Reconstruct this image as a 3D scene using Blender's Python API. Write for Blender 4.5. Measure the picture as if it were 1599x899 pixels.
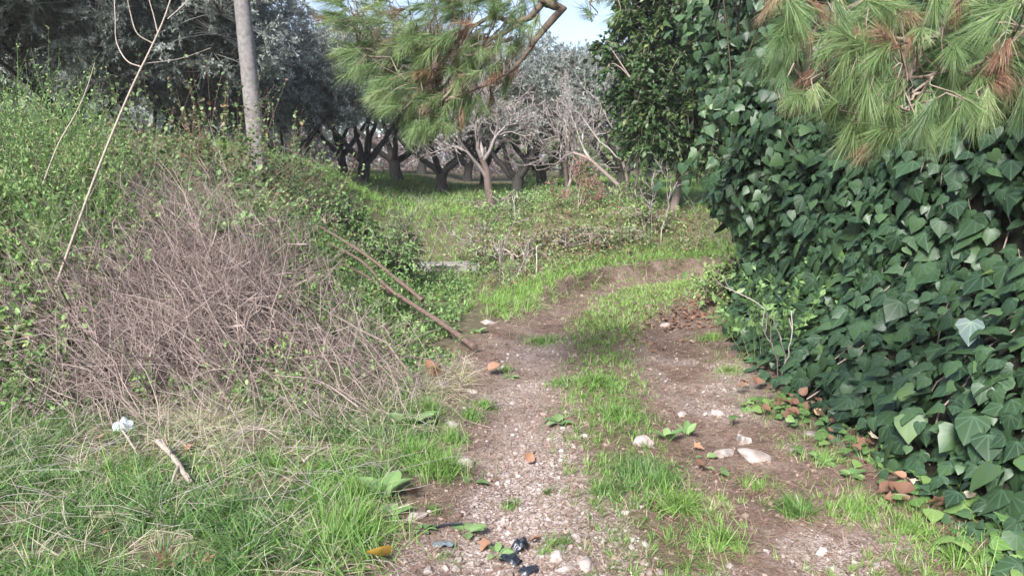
import bpy, math
import numpy as np
from mathutils import Vector, Matrix

# ------------------------------------------------------------------ camera, sky, sun, exposure
for o in list(bpy.data.objects):
    bpy.data.objects.remove(o)
scene = bpy.context.scene
COL = scene.collection
FPX, CU, CV = 1231.0, 799.5, 449.5          # focal length and centre in photo pixels
CAMZ, PITCH = 1.6, math.radians(8.8)
cam_data = bpy.data.cameras.new('camera')
cam_data.sensor_width = 36.0
cam_data.lens = 36.0 * FPX / 1599.0
cam_data.clip_start = 0.05
cam_data.clip_end = 2000.0
cam = bpy.data.objects.new('camera', cam_data)
cam.location = (0, 0, CAMZ)
cam.rotation_euler = (math.radians(90) - PITCH, 0, 0)
COL.objects.link(cam)
scene.camera = cam

SUN_EL, SUN_AZ = math.radians(37), math.radians(-157)    # azimuth from +Y towards +X: behind the camera, left
world = bpy.data.worlds.new('World')
scene.world = world
world.use_nodes = True
nt = world.node_tree
bg = nt.nodes['Background']
sky = nt.nodes.new('ShaderNodeTexSky')
sky.sky_type = 'NISHITA'
sky.sun_disc = False
sky.sun_elevation = SUN_EL
sky.sun_rotation = SUN_AZ
sky.air_density = 1.0
sky.dust_density = 1.5
sky.ozone_density = 1.5
geo = nt.nodes.new('ShaderNodeTexCoord')
mp = nt.nodes.new('ShaderNodeMapping')
mp.inputs['Scale'].default_value = (1.0, 1.0, 2.4)
cl = nt.nodes.new('ShaderNodeTexNoise')
cl.inputs['Scale'].default_value = 2.3
cl.inputs['Detail'].default_value = 5
cl.inputs['Roughness'].default_value = 0.5
cr = nt.nodes.new('ShaderNodeValToRGB')
cr.color_ramp.elements[0].position = 0.36
cr.color_ramp.elements[0].color = (0.25, 0.25, 0.25, 1)
cr.color_ramp.elements[1].position = 0.66
cr.color_ramp.elements[1].color = (0.92, 0.92, 0.92, 1)
mx = nt.nodes.new('ShaderNodeMixRGB')
mx.inputs['Color2'].default_value = (2.35, 2.8, 4.1, 1)
nt.links.new(geo.outputs['Generated'], mp.inputs['Vector'])
nt.links.new(mp.outputs['Vector'], cl.inputs['Vector'])
nt.links.new(cl.outputs['Fac'], cr.inputs['Fac'])
nt.links.new(cr.outputs['Color'], mx.inputs['Fac'])
nt.links.new(sky.outputs['Color'], mx.inputs['Color1'])
nt.links.new(mx.outputs['Color'], bg.inputs['Color'])
bg.inputs['Strength'].default_value = 0.087

sun_data = bpy.data.lights.new('sun', 'SUN')
sun_data.energy = 3.4
sun_data.angle = math.radians(17)
sun_data.color = (1.0, 0.975, 0.955)
sun = bpy.data.objects.new('sun', sun_data)
sd = Vector((math.cos(SUN_EL) * math.sin(SUN_AZ), math.cos(SUN_EL) * math.cos(SUN_AZ), math.sin(SUN_EL)))
sun.rotation_euler = sd.to_track_quat('Z', 'Y').to_euler()
COL.objects.link(sun)

vs = scene.view_settings
vs.view_transform = 'Standard'
vs.look = 'None'
vs.gamma = 1.0
vs.exposure = 1.85
vs.use_curve_mapping = False
cy = scene.cycles
cy.use_denoising = True
try:
    cy.denoiser = 'OPENIMAGEDENOISE'
    cy.denoising_input_passes = 'RGB_ALBEDO_NORMAL'
    cy.denoising_prefilter = 'FAST'
except Exception:
    pass
cy.use_adaptive_sampling = True
cy.adaptive_threshold = 0.02
cy.max_bounces = 4
cy.diffuse_bounces = 3
cy.glossy_bounces = 2
cy.transmission_bounces = 3
cy.transparent_max_bounces = 4
cy.caustics_reflective = False
cy.caustics_refractive = False

# ------------------------------------------------------------------ numpy helpers
rng = np.random.default_rng(7)

def nrm(v):
    return v / np.maximum(np.linalg.norm(v, axis=-1, keepdims=True), 1e-9)

def S(t):
    t = np.clip(t, 0, 1)
    return t * t * (3 - 2 * t)

def hash2(i, j, seed):
    h = (i.astype(np.int64) * 374761393 + j.astype(np.int64) * 668265263 + seed * 974634721) & 0xffffffff
    h = ((h ^ (h >> 13)) * 1274126177) & 0xffffffff
    return ((h ^ (h >> 16)) & 0xffff) / 65535.0

def vnoise(x, y, seed=0):
    i = np.floor(x); j = np.floor(y)
    fx = S(x - i); fy = S(y - j)
    a = hash2(i, j, seed); b = hash2(i + 1, j, seed)
    c = hash2(i, j + 1, seed); d = hash2(i + 1, j + 1, seed)
    return (a * (1 - fx) + b * fx) * (1 - fy) + (c * (1 - fx) + d * fx) * fy

def fbm(x, y, seed=0, octs=3):
    s = 0; amp = 0.5; tot = 0
    for k in range(octs):
        s = s + amp * vnoise(x * 2 ** k, y * 2 ** k, seed + k); tot += amp; amp *= 0.5
    return s / tot

def rdir(n, r=None):
    v = (r or rng).normal(size=(n, 3))
    return nrm(v)

def ray(u, v):
    """direction per metre forward (y) for a photo pixel"""
    cx = (np.asarray(u, float) - CU) / FPX
    cyv = -(np.asarray(v, float) - CV) / FPX
    c, s = math.cos(PITCH), math.sin(PITCH)
    dx = cx
    dy = c + cyv * s
    dz = -s + cyv * c
    return np.stack([dx / dy, np.ones_like(dx), dz / dy], -1)

def at(u, v, d):
    r = ray(u, v)
    return r * np.asarray(d, float)[..., None] + np.array([0, 0, CAMZ])

# ------------------------------------------------------------------ terrain
TRK = np.array([(.55, -3), (.58, 3), (.62, 5), (.74, 6.5), (1.0, 8), (1.38, 9.1), (2.05, 10.2), (3.0, 11.0), (4.6, 11.6), (9, 12.3), (30, 14)])

def track(x, y):
    """signed distance to the track's centre line, negative to its left"""
    x = np.asarray(x, float); y = np.asarray(y, float)
    best = np.full(x.shape, 1e9); sg = np.ones(x.shape)
    for a, b in zip(TRK[:-1], TRK[1:]):
        d = b - a; L2 = (d ** 2).sum()
        t = np.clip(((x - a[0]) * d[0] + (y - a[1]) * d[1]) / L2, 0, 1)
        ex = x - a[0] - t * d[0]; ey = y - a[1] - t * d[1]
        q = ex * ex + ey * ey
        m = q < best
        best = np.where(m, q, best)
        sg = np.where(m, np.where(d[0] * ey - d[1] * ex > 0, -1.0, 1.0), sg)
    return np.sqrt(best) * sg

def bank(x, y):
    far = 1 - S((y - 9.0) / 2.2) * S((x + 3.6) / 1.6)
    far2 = 1 - 0.72 * S((y - 12.3) / 5)
    b = 1.15 * S((-0.72 - x) / 2.5) * S((y - 4.7) / 3.4)
    b = b + 0.42 * S((-x - 3.2) / 2) * S((y - 5.2) / 2)
    return b * far * far2

def H(x, y):
    x = np.asarray(x, float); y = np.asarray(y, float)
    t = track(x, y)
    field = 0.75 * S((y - 10.4) / 4.6) * S((-t - 0.9) / 2.2) + 0.006 * np.maximum(y - 18, 0)
    cut = 0.2 * S((-t - 0.92) / 0.16) * S((y - 8.3) / 1.0) * S((x - 0.05) / 0.7)
    rut = -0.05 * np.exp(-((np.abs(t) - .66) / .24) ** 2) + 0.015 * np.exp(-(t / .25) ** 2)
    rut = rut * (1 - S((np.abs(t) - 1.2) / .6))
    right = 0.16 * S((t - 1.3) / 1.6)
    n = 0.06 * (fbm(x * .9 + 3, y * .9, 3) - .5) + 0.035 * (fbm(x * 4.1, y * 4.1, 9) - .5) * S(3 - np.abs(y) / 12)
    n = n + 0.018 * (fbm(x * 14, y * 14, 21, 2) - .5) * (y < 16)
    return field + cut + rut + right + n + bank(x, y)

def gp(u, v):
    """where the ray through a photo pixel first meets the ground"""
    r = ray(u, v)
    d = np.concatenate([np.arange(1.5, 16, .01), np.arange(16, 80, .1)])
    P = r[None] * d[:, None] + np.array([0, 0, CAMZ])
    h = H(P[:, 0], P[:, 1])
    k = np.argmax(P[:, 2] <= h)
    p = P[k]
    return np.array([p[0], p[1], H(p[0], p[1])])

# ------------------------------------------------------------------ mesh accumulation
class Acc:
    def __init__(s):
        s.V = []; s.F3 = []; s.F4 = []; s.T = []; s.U = []; s.n = 0
    def add(s, V, F3=None, F4=None, tint=None, luv=None):
        V = np.asarray(V, np.float32).reshape(-1, 3); k = len(V)
        s.V.append(V)
        if F3 is not None and len(F3): s.F3.append(np.asarray(F3, np.int64).reshape(-1, 3) + s.n)
        if F4 is not None and len(F4): s.F4.append(np.asarray(F4, np.int64).reshape(-1, 4) + s.n)
        s.T.append(np.full(k, .5, np.float32) if tint is None else np.broadcast_to(np.asarray(tint, np.float32), (k,)))
        s.U.append(np.zeros((k, 3), np.float32) if luv is None else np.asarray(luv, np.float32).reshape(-1, 3))
        s.n += k
        return s
    def mesh(s, name, origin=(0, 0, 0), smooth=True):
        me = bpy.data.meshes.new(name)
        V = np.concatenate(s.V) - np.asarray(origin, np.float32)
        f3 = np.concatenate(s.F3) if s.F3 else np.zeros((0, 3), np.int64)
        f4 = np.concatenate(s.F4) if s.F4 else np.zeros((0, 4), np.int64)
        me.vertices.add(len(V)); me.vertices.foreach_set('co', V.astype(np.float32).ravel())
        lv = np.concatenate([f3.ravel(), f4.ravel()]).astype(np.int32)
        me.loops.add(len(lv)); me.loops.foreach_set('vertex_index', lv)
        n3, n4 = len(f3), len(f4)
        st = np.concatenate([np.arange(n3) * 3, n3 * 3 + np.arange(n4) * 4]).astype(np.int32)
        me.polygons.add(n3 + n4); me.polygons.foreach_set('loop_start', st)
        me.polygons.foreach_set('use_smooth', np.full(n3 + n4, smooth))
        me.update(calc_edges=True)
        a = me.attributes.new('tint', 'FLOAT', 'POINT'); a.data.foreach_set('value', np.concatenate(s.T).astype(np.float32))
        a = me.attributes.new('luv', 'FLOAT_VECTOR', 'POINT'); a.data.foreach_set('vector', np.concatenate(s.U).astype(np.float32).ravel())
        return me

def frames(A, N):
    y = nrm(A); z = N - (N * y).sum(-1, keepdims=True) * y
    bad = np.linalg.norm(z, axis=-1) < 1e-4
    if bad.any(): z[bad] = np.cross(y[bad], np.array([.31, .77, .55]))
    z = nrm(z); x = np.cross(y, z)
    return np.stack([x, y, z], -1)          # columns

def inst(acc, tmpl, P, A, N, Sc, tint=None):
    """copies of a template: local y along A, z towards N"""
    TV, F3, F4 = tmpl
    n = len(P)
    if n == 0: return
    k = len(TV)
    Sc = np.asarray(Sc, float)
    if Sc.ndim == 0: Sc = np.full((n, 3), float(Sc))
    if Sc.ndim == 1: Sc = np.repeat(Sc[:, None], 3, 1)
    R = frames(np.asarray(A, float).copy(), np.asarray(N, float).copy())
    L = TV[None] * Sc[:, None, :]
    V = np.einsum('nij,nkj->nki', R, L) + np.asarray(P)[:, None, :]
    off = (np.arange(n) * k)[:, None, None]
    f3 = (np.asarray(F3)[None] + off).reshape(-1, 3) if len(F3) else None
    f4 = (np.asarray(F4)[None] + off).reshape(-1, 4) if len(F4) else None
    if tint is None: tint = np.full(n, .5)
    acc.add(V.reshape(-1, 3), f3, f4, np.repeat(tint, k), np.tile(TV, (n, 1)))

def tubes(acc, P, r, sides=4, tint=None, cap=False):
    P = np.asarray(P, float); n, m, _ = P.shape
    if n == 0: return
    r = np.broadcast_to(np.asarray(r, float), (n, m))
    T = nrm(np.gradient(P, axis=1))
    D = nrm(P[:, -1] - P[:, 0])
    ref = np.cross(D, np.array([.13, .21, .97])); bad = np.linalg.norm(ref, axis=1) < .1
    ref[bad] = np.array([1., 0, 0]); ref = nrm(ref)
    X = nrm(ref[:, None] - (ref[:, None] * T).sum(-1, keepdims=True) * T)
    Y = np.cross(T, X)
    ang = np.arange(sides) / sides * 2 * math.pi
    ring = X[:, :, None] * np.cos(ang)[None, None, :, None] + Y[:, :, None] * np.sin(ang)[None, None, :, None]
    V = P[:, :, None] + ring * r[:, :, None, None]
    base = (np.arange(n) * m * sides)[:, None, None] + (np.arange(m - 1) * sides)[None, :, None]
    j = np.arange(sides)[None, None]; j2 = (np.arange(sides) + 1) % sides
    F = np.stack([base + j, base + j2[None, None], base + sides + j2[None, None], base + sides + j], -1).reshape(-1, 4)
    if tint is None: tint = np.full(n, .5)
    s = np.arange(m)[None, :, None] / (m - 1)
    luv = np.stack(np.broadcast_arrays(np.cos(ang)[None, None], np.sin(ang)[None, None], s + np.zeros((n, 1, 1))), -1)
    acc.add(V.reshape(-1, 3), None, F, np.repeat(np.asarray(tint, float), m * sides), luv.reshape(-1, 3))
    if cap:
        for i in range(n):
            for e in (0, m - 1):
                c = np.concatenate([V[i, e], P[i, e][None]])
                q = np.arange(sides)
                f = np.stack([q, (q + 1) % sides, np.full(sides, sides)], -1)
                if e == 0: f = f[:, ::-1]
                acc.add(c, f, None, .95)

def fan(outline, centre, cup=0.0, bend=0.0):
    o = np.array(outline, float); c = np.array(centre, float)
    V2 = np.vstack([o, c])
    z = -cup * np.abs(V2[:, 0]) - bend * V2[:, 1] ** 2
    V = np.column_stack([V2, z]); k = len(o)
    F = [(i, (i + 1) % k, k) for i in range(k)]
    return V, np.array(F)[:, ::-1], np.zeros((0, 4), int)

def mirror(half):
    h = list(half)
    return h + [(-x, y) for x, y in h[-2:0:-1]]

IVY = [fan(mirror([(0, 0), (.2, -.14), (.43, -.06), (.54, .17), (.40, .34), (.36, .52), (.16, .78), (0, 1)]), (0, .22), .28, .16),
       fan(mirror([(0, 0), (.22, -.15), (.44, -.04), (.49, .2), (.4, .46), (.2, .76), (0, 1)]), (0, .25), .22, .22),
       fan(mirror([(0, 0), (.17, -.12), (.38, -.1), (.6, .12), (.36, .3), (.3, .5), (.13, .75), (0, 1.02)]), (0, .22), .36, .1),
       fan(mirror([(0, 0), (.24, -.1), (.47, .05), (.46, .3), (.3, .55), (.14, .74), (0, .92)]), (0, .25), .1, .3)]
DEADLEAF = [fan(mirror([(0, 0), (.16, .05), (.5, .02), (.34, .25), (.55, .55), (.27, .55), (.16, .78), (0, 1)]), (0, .3), -.45, .25),
            fan(mirror([(0, 0), (.25, -.05), (.46, .1), (.48, .4), (.3, .7), (.12, .9), (0, 1)]), (0, .4), -.6, -.35)]
BROAD = [fan(mirror([(0, 0), (.07, .1), (.2, .3), (.27, .55), (.22, .8), (.1, .95), (0, 1)]), (0, .5), -.3, .35),
         fan(mirror([(0, 0), (.1, .12), (.26, .3), (.33, .52), (.27, .78), (.12, .94), (0, .98)]), (0, .5), -.2, .5)]
SMALL = fan(mirror([(0, 0), (.22, .22), (.28, .5), (.16, .8), (0, 1)]), (0, .45), -.25, .2)       # herb leaf, 8 tris
ROUND = fan(mirror([(0, 0), (.3, .15), (.42, .5), (.25, .88), (0, 1)]), (0, .45), -.3, .25)       # bramble leaflet
LANCE = (np.array([(0, 0, 0), (.15, .45, .03), (0, 1, -.12), (-.15, .45, .03), (0, .45, -.02)], float),
         np.array([(0, 1, 4), (1, 2, 4), (2, 3, 4), (3, 0, 4)]), np.zeros((0, 4), int))
OLIVE = (np.array([(0, 0, 0), (.13, .5, 0), (0, 1, -.05), (-.13, .5, 0)], float), np.zeros((0, 3), int), np.array([(0, 1, 2, 3)]))

def blade(bend, segs=3):
    t = np.linspace(0, 1, segs + 1)
    w = np.array([1, .92, .68, 0]) if segs == 3 else np.array([1, .75, 0])
    V = []; F3 = []; F4 = []
    for k in range(segs):
        z = bend * t[k] ** 2; y = t[k] * (1 - .28 * abs(bend) * t[k] ** 2)
        V += [(-.5 * w[k], y, z), (.5 * w[k], y, z)]
    V.append((0, 1 - .28 * abs(bend), bend))
    for k in range(segs - 1): F4.append((2 * k, 2 * k + 1, 2 * k + 3, 2 * k + 2))
    F3.append((2 * segs - 2, 2 * segs - 1, 2 * segs))
    return np.array(V, float), np.array(F3), np.array(F4).reshape(-1, 4)

BLADES = [blade(b) for b in (.15, .4, .75, 1.1)]
BLADES2 = [blade(b, 2) for b in (.2, .55, .9)]
NEEDLE = blade(.18, 2)

def ico(sub):
    import bmesh
    bm = bmesh.new(); bmesh.ops.create_icosphere(bm, subdivisions=sub, radius=1)
    V = np.array([v.co[:] for v in bm.verts]); F = np.array([[v.index for v in f.verts] for f in bm.faces])
    bm.free(); return V, F
ICO1, ICO2, ICO3 = ico(1), ico(2), ico(3)

def stone_tmpl(seed, base=ICO1, rough=.28):
    r = np.random.default_rng(seed); V, F = base
    d = np.ones(len(V))
    for k in range(9):                        # chop with planes for flat facets
        q = nrm(r.normal(size=3)); c = r.uniform(.55, .9)
        p = V @ q; d = np.where(p * d > c, c / np.maximum(p, 1e-6), d)
    d = d * (1 + rough * .35 * (r.random(len(V)) - .5))
    W = V * d[:, None] * np.array([1, r.uniform(.65, .95), r.uniform(.45, .75)])
    return W, F, np.zeros((0, 4), int)

# ------------------------------------------------------------------ objects
def tag(o, label=None, cat=None, group=None, kind=None):
    if label: o['label'] = label
    if cat: o['category'] = cat
    if group: o['group'] = group
    if kind: o['kind'] = kind
    return o

def thing(name, label, cat, loc=(0, 0, 0), group=None):
    o = bpy.data.objects.new(name, None); COL.objects.link(o)
    o.location = [float(c) for c in loc]; o.empty_display_size = .1
    return tag(o, label, cat, group)

def link(name, me, mat, parent=None, loc=(0, 0, 0)):
    o = bpy.data.objects.new(name, me); COL.objects.link(o)
    if mat is not None and not me.materials: me.materials.append(mat)
    if parent is not None: o.parent = parent
    o.location = loc
    return o

def part(root, name, acc, mat, kind=None, smooth=True):
    """acc is in world space; the part is stored relative to its root"""
    l = root.location if root.parent is None else root.parent.location
    me = acc.mesh(name, tuple(l), smooth)
    o = link(name, me, mat, root)
    if kind: o['kind'] = kind
    return o

def copy_thing(root, loc, rz, sc, label, group=None):
    r = root.copy(); COL.objects.link(r)
    r.location = loc; r.rotation_euler = (0, 0, rz); r.scale = (sc, sc, sc) if np.isscalar(sc) else sc
    r['label'] = label
    if group: r['group'] = group
    for ch in root.children:
        c = ch.copy(); COL.objects.link(c); c.parent = r
    return r

# ------------------------------------------------------------------ materials
def newmat(name):
    m = bpy.data.materials.new(name); m.use_nodes = True
    n = m.node_tree.nodes; b = n['Principled BSDF']
    return m, m.node_tree, n, b, n['Material Output']

def ramp(nt, stops):
    r = nt.nodes.new('ShaderNodeValToRGB'); e = r.color_ramp.elements
    while len(e) < len(stops): e.new(0.5)
    for k, (p, c) in enumerate(stops):
        e[k].position = p; e[k].color = (*c, 1)
    return r

def tint_node(nt):
    a = nt.nodes.new('ShaderNodeAttribute'); a.attribute_name = 'tint'; return a

def leafmat(name, stops, rough=.5, trans=.3, spec=.35, jitter=.25, scale=6.0, vein=None):
    m, t, n, b, out = newmat(name)
    a = tint_node(t)
    no = n.new('ShaderNodeTexNoise'); no.inputs['Scale'].default_value = scale; no.inputs['Detail'].default_value = 2
    g = n.new('ShaderNodeNewGeometry'); t.links.new(g.outputs['Position'], no.inputs['Vector'])
    ma = n.new('ShaderNodeMath'); ma.operation = 'MULTIPLY_ADD'; ma.inputs[1].default_value = jitter
    t.links.new(no.outputs['Fac'], ma.inputs[0])
    sub = n.new('ShaderNodeMath'); sub.operation = 'SUBTRACT'; sub.inputs[1].default_value = jitter * .5
    t.links.new(a.outputs['Fac'], sub.inputs[0]); t.links.new(sub.outputs[0], ma.inputs[2])
    r = ramp(t, stops); t.links.new(ma.outputs[0], r.inputs['Fac'])
    col = r.outputs['Color']
    if vein:
        lv = n.new('ShaderNodeAttribute'); lv.attribute_name = 'luv'
        sx = n.new('ShaderNodeSeparateXYZ'); t.links.new(lv.outputs['Vector'], sx.inputs[0])
        def M(op, x, y=None):
            q = n.new('ShaderNodeMath'); q.operation = op
            for i, v in enumerate((x, y)):
                if v is None: continue
                if isinstance(v, (int, float)): q.inputs[i].default_value = v
                else: t.links.new(v, q.inputs[i])
            return q.outputs[0]
        ax = M('ABSOLUTE', sx.outputs['X']); ang = M('ARCTAN2', ax, sx.outputs['Y'])
        rad = M('SQRT', M('ADD', M('MULTIPLY', ax, ax), M('MULTIPLY', sx.outputs['Y'], sx.outputs['Y'])))
        d = None
        for a0 in (0.0, .62, 1.2):
            q = M('ABSOLUTE', M('SUBTRACT', ang, a0)); d = q if d is None else M('MINIMUM', d, q)
        dist = M('MULTIPLY', d, rad)
        mr = n.new('ShaderNodeMapRange'); mr.inputs['From Min'].default_value = .008; mr.inputs['From Max'].default_value = .035
        mr.inputs['To Min'].default_value = .75; mr.inputs['To Max'].default_value = 0
        t.links.new(dist, mr.inputs['Value'])
        mi = n.new('ShaderNodeMixRGB'); mi.inputs['Color2'].default_value = (*vein, 1)
        t.links.new(mr.outputs[0], mi.inputs['Fac']); t.links.new(col, mi.inputs['Color1']); col = mi.outputs['Color']
    t.links.new(col, b.inputs['Base Color'])
    b.inputs['Roughness'].default_value = rough
    b.inputs['Specular IOR Level'].default_value = spec
    if trans > 0:
        tr = n.new('ShaderNodeBsdfTranslucent'); ms = n.new('ShaderNodeMixShader'); ms.inputs['Fac'].default_value = trans
        t.links.new(col, tr.inputs['Color'])
        t.links.new(b.outputs[0], ms.inputs[1]); t.links.new(tr.outputs[0], ms.inputs[2]); t.links.new(ms.outputs[0], out.inputs['Surface'])
    return m

def woodmat(name, c0, c1, scale=14.0, rough=.9, bump=.4, stretch=(1, 1, 1), tintmix=.6):
    m, t, n, b, out = newmat(name)
    tc = n.new('ShaderNodeNewGeometry'); mp = n.new('ShaderNodeMapping'); mp.inputs['Scale'].default_value = stretch
    t.links.new(tc.outputs['Position'], mp.inputs['Vector'])
    no = n.new('ShaderNodeTexNoise'); no.inputs['Scale'].default_value = scale; no.inputs['Detail'].default_value = 5; no.inputs['Roughness'].default_value = .65
    t.links.new(mp.outputs[0], no.inputs['Vector'])
    a = tint_node(t)
    mi = n.new('ShaderNodeMath'); mi.operation = 'MULTIPLY_ADD'; mi.inputs[1].default_value = 1 - tintmix * .5
    s2 = n.new('ShaderNodeMath'); s2.operation = 'MULTIPLY_ADD'; s2.inputs[1].default_value = tintmix; s2.inputs[2].default_value = -tintmix * .25
    t.links.new(a.outputs['Fac'], s2.inputs[0]); t.links.new(no.outputs['Fac'], mi.inputs[0]); t.links.new(s2.outputs[0], mi.inputs[2])
    r = ramp(t, [(.25, c0), (.85, c1)]); t.links.new(mi.outputs[0], r.inputs['Fac'])
    t.links.new(r.outputs['Color'], b.inputs['Base Color'])
    b.inputs['Roughness'].default_value = rough; b.inputs['Specular IOR Level'].default_value = .2
    if bump:
        bp = n.new('ShaderNodeBump'); bp.inputs['Strength'].default_value = bump; bp.inputs['Distance'].default_value = .02
        t.links.new(no.outputs['Fac'], bp.inputs['Height']); t.links.new(bp.outputs[0], b.inputs['Normal'])
    return m

M = {}
M['olive'] = leafmat('olive_leaf', [(0, (.12, .14, .115)), (.45, (.25, .28, .245)), (.8, (.40, .43, .39)), (1, (.50, .53, .49))], .55, .42, .4, .3, .8)
M['olive_wood'] = woodmat('olive_bark', (.018, .016, .015), (.075, .068, .06), 9)
M['olive_twig'] = woodmat('olive_twig', (.10, .095, .085), (.25, .24, .22), 9)
M['evergreen'] = leafmat('evergreen_leaf', [(0, (.016, .04, .012)), (.5, (.04, .08, .024)), (.85, (.10, .135, .04)), (1, (.17, .19, .07))], .45, .16, .3, .35, 1.2)
M['ivy'] = leafmat('ivy_leaf', [(0, (.010, .025, .013)), (.5, (.031, .064, .025)), (.85, (.058, .107, .037)), (1, (.11, .155, .045))], .45, .08, .3, .3, 5, vein=(.06, .10, .065))
M['ivy_young'] = leafmat('young_ivy_leaf', [(0, (.045, .105, .03)), (.5, (.095, .18, .045)), (1, (.18, .27, .08))], .45, .25, .35, .3, 9, vein=(.19, .27, .11))
M['pine'] = leafmat('pine_needle', [(0, (.06, .10, .045)), (.35, (.115, .185, .07)), (.7, (.19, .275, .105)), (.86, (.29, .36, .17)), (.93, (.30, .17, .11)), (1, (.25, .13, .085))], .45, .3, .4, .06, 3)
M['twig'] = woodmat('dry_twig', (.10, .073, .063), (.37, .295, .258), 30, .85, 0)
M['twig_pale'] = woodmat('pale_twig', (.13, .11, .10), (.38, .335, .305), 20, .85, 0)
M['pine_wood'] = woodmat('pine_bark', (.07, .05, .038), (.30, .24, .19), 26, .9, .5)
M['grass'] = leafmat('grass_blade', [(0, (.055, .095, .05)), (.3, (.088, .172, .045)), (.6, (.152, .28, .058)), (.78, (.235, .355, .088)), (.86, (.34, .30, .19)), (1, (.44, .38, .29))], .5, .3, .3, .12, 1.5)
M['herb'] = leafmat('herb_leaf', [(0, (.055, .09, .045)), (.4, (.11, .185, .066)), (.75, (.19, .31, .095)), (.9, (.275, .38, .135)), (1, (.28, .19, .125))], .5, .28, .3, .12, 2)
M['bramble'] = leafmat('bramble_leaf', [(0, (.04, .075, .03)), (.5, (.10, .165, .06)), (.85, (.21, .28, .12)), (.95, (.24, .19, .09)), (1, (.20, .105, .07))], .5, .25, .3, .1, 2)
M['broad'] = leafmat('broad_leaf', [(0, (.10, .18, .065)), (.5, (.16, .26, .09)), (1, (.25, .35, .15))], .5, .3, .3, .15, 8)
M['deadleaf'] = leafmat('dead_leaf', [(0, (.13, .07, .045)), (.45, (.23, .125, .08)), (.75, (.30, .165, .10)), (.9, (.55, .33, .05)), (1, (.44, .38, .29))], .65, .1, .25, .25, 18)
M['litter'] = leafmat('pine_litter', [(0, (.09, .05, .035)), (.5, (.19, .115, .085)), (1, (.32, .23, .17))], .8, 0, .1, .1, 3)
M['herb_stem'] = woodmat('green_stem', (.06, .11, .035), (.17, .24, .09), 20, .7, 0)
M['log'] = woodmat('log_bark', (.055, .038, .031), (.20, .135, .108), 30, .9, .6)
M['driftwood'] = woodmat('weathered_wood', (.17, .135, .11), (.46, .39, .33), 40, .9, .4)
M['redstem'] = woodmat('red_brown_stem', (.12, .065, .05), (.32, .20, .155), 30, .9, 0)

M['thicket'] = leafmat('thicket_stem', [(0, (.12, .09, .085)), (.5, (.22, .17, .165)), (1, (.32, .26, .25))], .8, .1, .1, .2, .5)

def groundmat():
    m, t, n, b, out = newmat('ground_soil')
    g = n.new('ShaderNodeNewGeometry')
    def noise(sc, det=6, ro=.6):
        q = n.new('ShaderNodeTexNoise'); q.inputs['Scale'].default_value = sc; q.inputs['Detail'].default_value = det; q.inputs['Roughness'].default_value = ro
        t.links.new(g.outputs['Position'], q.inputs['Vector']); return q
    n1, n2, n3 = noise(2.2), noise(19), noise(75, 3)
    r1 = ramp(t, [(.3, (.10, .067, .05)), (.5, (.165, .118, .093)), (.72, (.25, .192, .155))]); t.links.new(n1.outputs['Fac'], r1.inputs['Fac'])
    r2 = ramp(t, [(.25, (.5, .46, .43)), (.6, (1, 1, 1)), (.85, (1.25, 1.22, 1.2))]); t.links.new(n2.outputs['Fac'], r2.inputs['Fac'])
    mu = n.new('ShaderNodeMixRGB'); mu.blend_type = 'MULTIPLY'; mu.inputs['Fac'].default_value = 1
    t.links.new(r1.outputs[0], mu.inputs['Color1']); t.links.new(r2.outputs[0], mu.inputs['Color2'])
    # pale limestone dust where gravel lies
    lv = n.new('ShaderNodeAttribute'); lv.attribute_name = 'luv'; sx = n.new('ShaderNodeSeparateXYZ'); t.links.new(lv.outputs['Vector'], sx.inputs[0])
    ad = n.new('ShaderNodeMath'); ad.operation = 'MULTIPLY'; t.links.new(sx.outputs['X'], ad.inputs[0])
    r3 = ramp(t, [(.42, (0, 0, 0)), (.6, (1, 1, 1))]); t.links.new(n3.outputs['Fac'], r3.inputs['Fac']); t.links.new(r3.outputs['Color'], ad.inputs[1])
    mg = n.new('ShaderNodeMixRGB'); mg.inputs['Color2'].default_value = (.42, .36, .33, 1)
    t.links.new(ad.outputs[0], mg.inputs['Fac']); t.links.new(mu.outputs[0], mg.inputs['Color1'])
    # mossy, grassy thatch
    mh = n.new('ShaderNodeMixRGB'); r4 = ramp(t, [(.3, (.06, .052, .03)), (.6, (.11, .10, .055)), (.8, (.17, .145, .09))]); t.links.new(n2.outputs['Fac'], r4.inputs['Fac'])
    t.links.new(sx.outputs['Y'], mh.inputs['Fac']); t.links.new(mg.outputs[0], mh.inputs['Color1']); t.links.new(r4.outputs[0], mh.inputs['Color2'])
    t.links.new(mh.outputs[0], b.inputs['Base Color'])
    b.inputs['Roughness'].default_value = .95; b.inputs['Specular IOR Level'].default_value = .1
    bp = n.new('ShaderNodeBump'); bp.inputs['Strength'].default_value = .7; bp.inputs['Distance'].default_value = .012
    sm = n.new('ShaderNodeMath'); sm.operation = 'ADD'; t.links.new(n2.outputs['Fac'], sm.inputs[0]); t.links.new(n3.outputs['Fac'], sm.inputs[1])
    t.links.new(sm.outputs[0], bp.inputs['Height']); t.links.new(bp.outputs[0], b.inputs['Normal'])
    return m

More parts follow.
